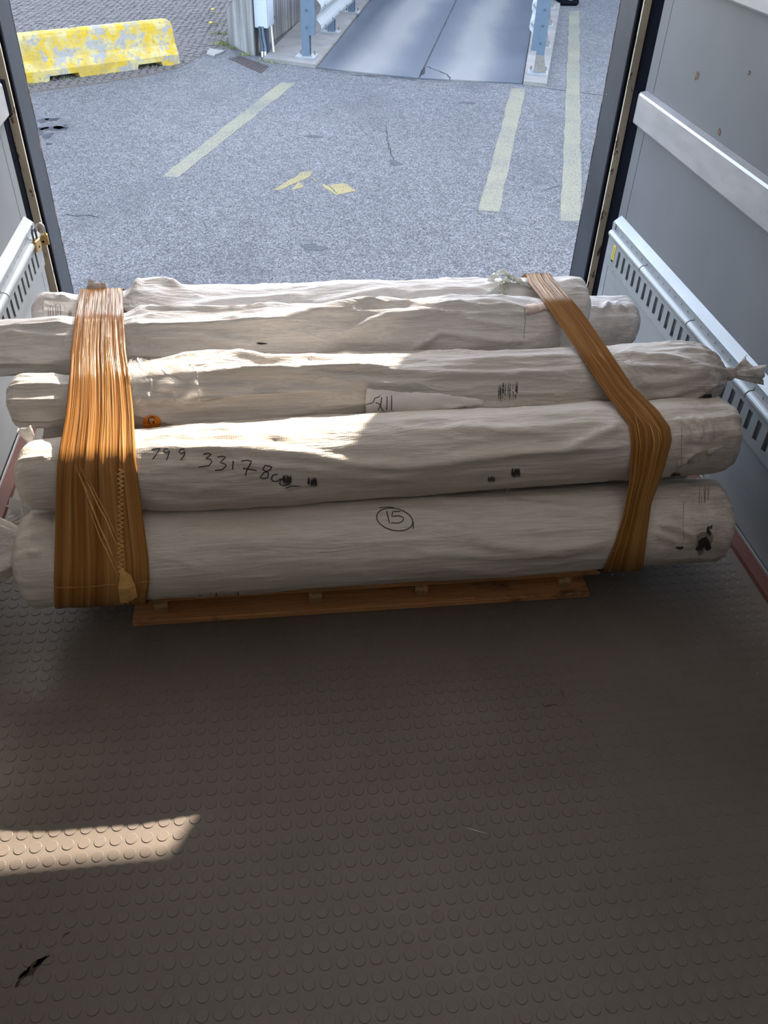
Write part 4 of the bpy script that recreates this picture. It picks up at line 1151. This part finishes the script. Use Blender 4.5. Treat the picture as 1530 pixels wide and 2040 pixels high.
# orange sticker
sp, sn_ = surf(R3, 303, 834, .004)
ot = []
for k in range(28):
    a = 2 * math.pi * k / 28; p, n = surf(R3, 303 + 18 * math.cos(a), 841 + 13 * math.sin(a), .005); ot.append(p)
ot.append(surf(R3, 303, 840, .006)[0])
mesh('orange_sticker', ot, [(k, (k + 1) % 28, 28) for k in range(28)], M['orange'], R3.thing)
strokes(R3, [[(309, 834), (303, 832), (297, 836), (299, 841), (306, 842), (308, 838), (303, 838)]], .003, 'sticker_letter', M['ink'], R3.thing, lift=.007, step=2)
# shipping label and barcode on the back roll
patch(R5, [(88, 600), (150, 604), (150, 646), (88, 646)], 'shipping_label', M['paper'], R5.thing, 10, 8, .003)
patch(R5, [(130, 606), (153, 608), (153, 646), (131, 646)], 'barcode_label', M['paper'], R5.thing, 6, 6, .005)
TL = [[(x, y0), (x + .6, y1)] for x, y0, y1 in ((97, 615, 632), (101, 610, 634), (106, 612, 630), (112, 608, 636), (116, 612, 624), (121, 609, 630))]
strokes(R5, TL, .0022, 'label_print', M['print'], R5.thing, lift=.0045, step=3)
strokes(R5, [[(136, 622 + 2.2 * k), (143, 621.5 + 2.2 * k)] for k in range(8)], .0018, 'barcode_print', M['print'], R5.thing, lift=.0065, step=3)
patch(R5, [(246, 612), (266, 622), (258, 642), (246, 640)], 'barcode_label', M['paper'], R5.thing, 6, 6, .004, seed=4)
strokes(R5, [[(247 + 2.6 * k, 615.5 + 1.7 * k), (246.4 + 2.6 * k, 621.5 + 1.7 * k)] for k in range(6)] + [[(247, 632), (256, 637)]], .0024, 'barcode_print', M['ink'], R5.thing, lift=.0065, step=2)

# ---- tied ends
kp = ony(1441, 745, 2.0)
knot('knot', kp + np.array([.012, 0, 0]), (1, -.05, .02), .021, .05, M['fabric'], R3.thing)
tail('tied_tail', kp + np.array([.035, 0, .0]), (1, -.25, .10), .085, .010, .026, .35, 3, M['fabric_white'], R3.thing, 3, (0, .2, 1))
tail('tied_tail', kp + np.array([.030, 0, .0]), (.75, .1, .45), .055, .008, .024, .3, 3, M['fabric_white'], R3.thing, 4, (0, .6, 1))
kp = ony(46, 1102, 1.66)
tail('tied_tail', kp + np.array([.02, .02, 0]), (-1, -.1, .12), .20, .012, .125, .45, 5, M['fabric_pale'], R1.thing, 6, (0, .5, .86), bend=-.01, rag=.16, pw=.62)
knot('knot', kp + np.array([.012, .02, 0]), (-1, -.1, 0), .020, .03, M['fabric'], R1.thing)
kp = ony(64, 884, 1.86)
tail('tied_tail', kp, (-.25, .2, .6), .045, .008, .020, .5, 3, M['fabric_white'], R2.thing, 7, (1, 0, .3))
kp = ony(58, 1012, 1.93)
tail('torn_rag', kp, (-.8, -.2, .1), .045, .010, .028, .25, 4, M['fabric_white'], RB[0].thing, 9, (0, .5, .86), rag=.4)
q0 = ony(38, 972, 1.80); q1 = ony(44, 1010, 1.78); q2 = ony(50, 1062, 1.74)
MB().tube([q0, q1, q2], .0035, 6).build('tie_ribbon', M['fabric_white'], R1.thing)
kp = ony(195, 578, 2.46)
tail('loose_fold', kp + np.array([0, 0, -.01]), (.1, .1, 1), .035, .030, .020, .5, 4, M['fabric_white'], R5.thing, 12, (1, 0, 0), rag=.3)
strokes(R2, [[(1012, 970), (1010, 978)], [(1003, 977), (1012, 971)], [(1008, 976), (1018, 970)]], .0016, 'loose_yarn', M['fabric_white'], R2.thing, lift=.004, step=2)

# yellowed plastic scrap lying over the top roll
pz = thing('plastic_scrap', tuple(ony(1010, 575, 2.40)), 'crumpled yellowish clear plastic strip lying over the highest roll', 'plastic scrap')
def crump(pts, wd, seed):
    r = random.Random(seed); V = []; F = []; n = 26; m = 6
    P = [Vector(p) for p in pts]
    for i in range(n):
        t = i / (n - 1) * (len(P) - 1); k = min(int(t), len(P) - 2); c = P[k].lerp(P[k + 1], t - k); d = (P[k + 1] - P[k]).normalized()
        s_ = d.cross(Vector((0.2, .7, .7))).normalized()
        for j in range(m):
            V.append(c + s_ * (wd * (j / (m - 1) - .5)) + Vector((r.uniform(-1, 1), r.uniform(-1, 1), r.uniform(-1, 1))) * .005)
    o = mesh('plastic_strip', V, grid_faces(n, m), M['clear_green'], pz)
    md = o.modifiers.new('thickness', 'SOLIDIFY'); md.thickness = .0005
def s5(px, py, l): return surf(R5, px, py, l)[0]
arc = [ony(975, 562, 2.44), ony(985, 548, 2.44), ony(1000, 541, 2.43), ony(1018, 548, 2.41), s5(1040, 568, .012), s5(1056, 578, .008)]
crump(arc, .026, 1)
crump([s5(968, 589, .008), s5(985, 580, .014), s5(1002, 572, .022), ony(1010, 556, 2.42)], .034, 2)
crump([s5(1000, 592, .005), s5(1003, 575, .010), ony(1012, 560, 2.42)], .022, 3)
crump([ony(1005, 545, 2.42), s5(1030, 566, .014), s5(1050, 572, .010)], .022, 4)

# ================================================================== FILM BANDS
def hull(P):
    P = sorted(set(map(tuple, np.round(P, 6)))); 
    def half(Q):
        h = []
        for p in Q:
            while len(h) > 1 and (h[-1][0] - h[-2][0]) * (p[1] - h[-2][1]) - (h[-1][1] - h[-2][1]) * (p[0] - h[-2][0]) <= 0: h.pop()
            h.append(p)
        return h
    lo = half(P); up = half(P[::-1]); return lo[:-1] + up[:-1]
def band(which, label, xr, NL=260, NA=40, seed=5, off=0.007):
    pts = []
    for R in xr:
        c = R[0].cen(np.array(R[1])); r = float(R[0].r(R[1])) + off
        for k in range(90):
            a = 2 * math.pi * k / 90; pts.append((c[0] + r * math.cos(a), c[1] + r * math.sin(a)))
    H = np.array(hull(np.array(pts))); H = np.vstack([H, H[:1]])
    seg = np.hypot(*np.diff(H, axis=0).T); s_ = np.concatenate([[0], np.cumsum(seg)])
    t = np.linspace(0, s_[-1], NL + 1)[:-1]
    Y = np.interp(t, s_, H[:, 0]); Z = np.interp(t, s_, H[:, 1])
    cen = np.array([Y.mean(), Z.mean()])
    # visible side edges come from measurements; the hidden side runs straight on
    ang_top = None; E = np.zeros((NL, 2)); seen = np.zeros(NL, bool)
    for i in range(NL):
        # outward normal facing the camera?
        d = np.array([Y[(i + 1) % NL] - Y[i - 1], Z[(i + 1) % NL] - Z[i - 1]]); n = np.array([d[1], -d[0]]); n /= np.linalg.norm(n) + 1e-9
        if n @ (np.array([Y[i], Z[i]]) - cen) < 0: n = -n
        if n @ np.array([CAM[1] - Y[i], CAM[2] - Z[i]]) > 0.0:
            seen[i] = True
            for q in (0, 1):
                x = -0.75 if which == 'L' else 0.75
                for _ in range(6):
                    py = proj((x, Y[i], Z[i]))[1]; px = band_edges(which, py)[q]; x = ony(px, py, Y[i])[0]
                E[i, q] = x
    idx = np.where(seen)[0]
    ext = np.concatenate([idx - NL, idx, idx + NL])
    for q in (0, 1): E[:, q] = np.interp(np.arange(NL), ext, np.tile(E[idx, q], 3))
    r = np.random.RandomState(seed)
    A_ = np.linspace(0, 1, NA)
    V = np.zeros((NL, NA, 3)); tl = np.arange(NL) / NL
    for j, a in enumerate(A_):
        x = E[:, 0] * (1 - a) + E[:, 1] * a
        st_ = 0.0036 * (vnoise(np.full(NL, a * 3), tl, 3, 7, seed) - .5) + 0.0030 * (vnoise(np.full(NL, a * 9 + 1), tl, 1.7, 9, seed + 1) - .5)
        if j in (0, NA - 1): st_ = st_ - 0.002
        ny = (Y - cen[0]); nz = (Z - cen[1]); nl = np.hypot(ny, nz)
        V[:, j, 0] = x + (0.004 * (vnoise(np.full(NL, a), tl, 1, 11, seed + 2) - .5))
        V[:, j, 1] = Y + ny / nl * st_; V[:, j, 2] = Z + nz / nl * st_
    V = V.reshape(-1, 3); F = []
    for i in range(NL):
        for j in range(NA - 1):
            a = i * NA + j; b2 = ((i + 1) % NL) * NA + j; F.append((a, a + 1, b2 + 1, b2))
    xm = E.mean()
    tg = thing('packing_film', (xm, cen[0], Z.min()), label, 'packing film', 'amber film bands around the stack')
    o = mesh('film_band', V, F, M['film'], tg, True)
    uv = o.data.uv_layers.new(name='UV'); 
    vi = np.zeros(len(o.data.loops), np.int32); o.data.loops.foreach_get('vertex_index', vi)
    U = np.zeros((len(vi), 2)); U[:, 0] = (vi % NA) / (NA - 1); U[:, 1] = np.abs((vi // NA) / NL - .5) * 6
    uv.data.foreach_set('uv', U.ravel())
    md = o.modifiers.new('thickness', 'SOLIDIFY'); md.thickness = 0.0012; md.offset = 1
    bv = BVHTree.FromPolygons([tuple(v) for v in V], F)
    class Q: pass
    q = Q(); q.bvh = bv; q.thing = tg
    return q
xl_ = -0.78
BLq = band('L', 'wide amber stretch-film band wrapped around the left part of the stack', [(q, x_) for q in (R1, R2, R3, R4, R5, R6, RB[0], RB[1], RB[2]) for x_ in ((-.66, -.90) if q is R2 or q is R1 else (-.70, -.85))])
BRq = band('R', 'narrow amber stretch-film band running diagonally over the right part of the stack', [(R1, .80), (R2, .88), (R3, .76), (R4, .57), (R5, .56), (R6, .6), (RB[0], .8), (RB[1], .75), (RB[2], .7)], NA=28, seed=15, off=0.0125)
def fsurf(B): 
    class S: pass
    s_ = S(); s_.bvh = B.bvh
    return s_
def fstrand(B, lists, width, name, **kw):
    for l in lists:
        v, f = stroke(B, l, width, name, None, None, **kw); mesh(name, v, f, M['film_strand'], B.thing)
m_, t_, bb_ = nt('amber_film_strand'); bb_.inputs['Base Color'].default_value = (0.66, 0.33, 0.085, 1); bb_.inputs['Roughness'].default_value = 0.25
t_.links.new(ramp(t_, noise(t_, coords(t_), 30), [(0.3, (0.58, 0.29, 0.07)), (0.7, (0.85, 0.54, 0.20))]), bb_.inputs['Base Color']); M['film_strand'] = m_
for pts, wd in (([(152, 930), (172, 980), (196, 1040), (226, 1110), (240, 1140)], .004), ([(160, 930), (186, 985), (214, 1040), (238, 1098)], .004), ([(165, 935), (190, 980), (216, 1030), (238, 1080)], .0025), ([(175, 1005), (200, 1070), (228, 1130), (246, 1165)], .003), ([(150, 925), (168, 965), (185, 1000)], .002)):
    fstrand(BLq, [pts], wd, 'film_strand', lift=.003, taper=True)
fstrand(BLq, [[(110, 1170), (150, 1169), (200, 1166), (232, 1163)], [(274, 1160), (297, 1157)]], .0018, 'film_crease', lift=.002, step=8, jitter=.6)
zz = []
for k in range(46):
    zz.append((240 + (6 if k % 2 else -5) + RNG.uniform(-2, 2), 935 + k * 4.6))
fstrand(BLq, [zz], .004, 'film_pucker', lift=.003, step=5)
pk = [(236, 938), (248, 938), (254, 1050), (250, 1130), (262, 1145), (276, 1180), (262, 1200), (238, 1190), (234, 1130), (246, 1060)]
V = [surf(BLq, *p, .004 + .004 * RNG.random())[0] for p in [(242, 1130), (262, 1145), (270, 1165), (274, 1185), (258, 1196), (240, 1198), (236, 1170)]]
V.append(surf(BLq, 256, 1168, .010)[0])
o = mesh('film_tab', V, [(k, (k + 1) % 7, 7) for k in range(7)], M['film_strand'], BLq.thing)
for B, ls in ((BRq, ([(1175, 702), (1196, 730), (1213, 752)], [(1190, 700), (1208, 722)], [(1260, 770), (1268, 778)], [(1262, 815), (1268, 840), (1273, 870), (1278, 900)], [(1280, 830), (1296, 850), (1304, 880), (1300, 910)], [(1295, 835), (1315, 858), (1319, 885)])),):
    fstrand(B, [list(l) for l in ls], .0022, 'film_strand', lift=.002, taper=True)

# ================================================================== PADLOCKS on the left post
def padlock(px, py, yaw, label, shack):
    d = ray(px, py); p = Vector(CAM + d * ((-1.176 - CAM[0]) / d[0]))
    t = thing('padlock', tuple(p - Vector((0, 0, .03))), label, 'padlock', 'padlocks hanging on the left door post')
    Rz = Matrix.Rotation(yaw, 3, 'Z')
    def T(v): return p + Rz @ Vector(v)
    mb = MB(); mb.cbox(-.022, .022, -.009, .009, -.024, .020, .003); mb.V = [T(v) for v in mb.V]; mb.build('body', M['brass'], t)
    pts = [(-.014, 0, .018)] + [(.0 - .014 * math.cos(a), 0, .045 + .018 * math.sin(a)) for a in [math.pi * k / 10 for k in range(11)]] + [(.014, 0, .018)]
    MB().tube([T(q) for q in pts], .0042, 8).build('shackle', shack, t, True)
    MB().disc(T((0, -.0088, -.008)), Rz @ Vector((0, -1, 0)), .005, 10, .0012).build('keyway', M['black'], t)
padlock(85, 476, math.radians(12), 'brass padlock with a bright shackle, face on, at the left door post', M['chrome'])
padlock(73, 487, math.radians(78), 'brass padlock with a dark shackle, seen edge on beside the other', M['dark_metal'])

# ================================================================== dirt on the truck floor
def floor_mark(pts_list, wd, mat, h=.0021):
    V = []; F = []
    for pts in pts_list:
        P = [onz(*p, 0) for p in pts]; b2 = len(V)
        for i, q in enumerate(P):
            d = P[min(i + 1, len(P) - 1)] - P[max(i - 1, 0)]; n = np.array([-d[1], d[0], 0]) / (np.linalg.norm(d) + 1e-9)
            k = wd * RNG.uniform(.5, 1.2) * (.3 if i in (0, len(P) - 1) else 1)
            V += [q + n * k + np.array([0, 0, h]), q - n * k + np.array([0, 0, h])]
        for i in range(len(P) - 1): F.append((b2 + 2 * i, b2 + 2 * i + 1, b2 + 2 * i + 3, b2 + 2 * i + 2))
    tag(mesh('dirt_mark', V, F, mat, f_), kind='stuff')
floor_mark([[(34, 1966), (42, 1945), (55, 1935), (70, 1920), (85, 1912), (100, 1904)], [(38, 1950), (50, 1938), (62, 1934)], [(66, 1928), (80, 1918), (94, 1905)], [(44, 1952), (52, 1940), (60, 1926)], [(72, 1930), (78, 1916), (90, 1908)], [(30, 1968), (36, 1955)], [(50, 1946), (64, 1938), (72, 1924)]], .0055, M['soil'])
floor_mark([[(124, 1870), (130, 1862), (140, 1858)], [(40, 1880), (44, 1890)], [(258, 1545), (262, 1538)]], .0025, M['soil'])
floor_mark([[(1116, 1372), (1121, 1382), (1124, 1390)], [(1082, 1408), (1092, 1406), (1110, 1404)], [(1148, 1432), (1156, 1436), (1159, 1443)], [(1130, 1418), (1140, 1430)], [(1186, 1484), (1191, 1488)], [(1090, 1330), (1096, 1334)], [(1178, 1460), (1182, 1464)], [(1270, 1622), (1272, 1627)]], .0022, M['soil'])
floor_mark([[(1336, 1750), (1339, 1762)], [(1337, 1784), (1344, 1788)], [(1207, 2010), (1216, 2016)], [(1075, 1830), (1080, 1828)], [(1380, 1770), (1398, 1772)]], .002, M['soil'])
floor_mark([[(928, 1650), (945, 1655), (970, 1662)]], .0006, M['fabric_white'], .003)
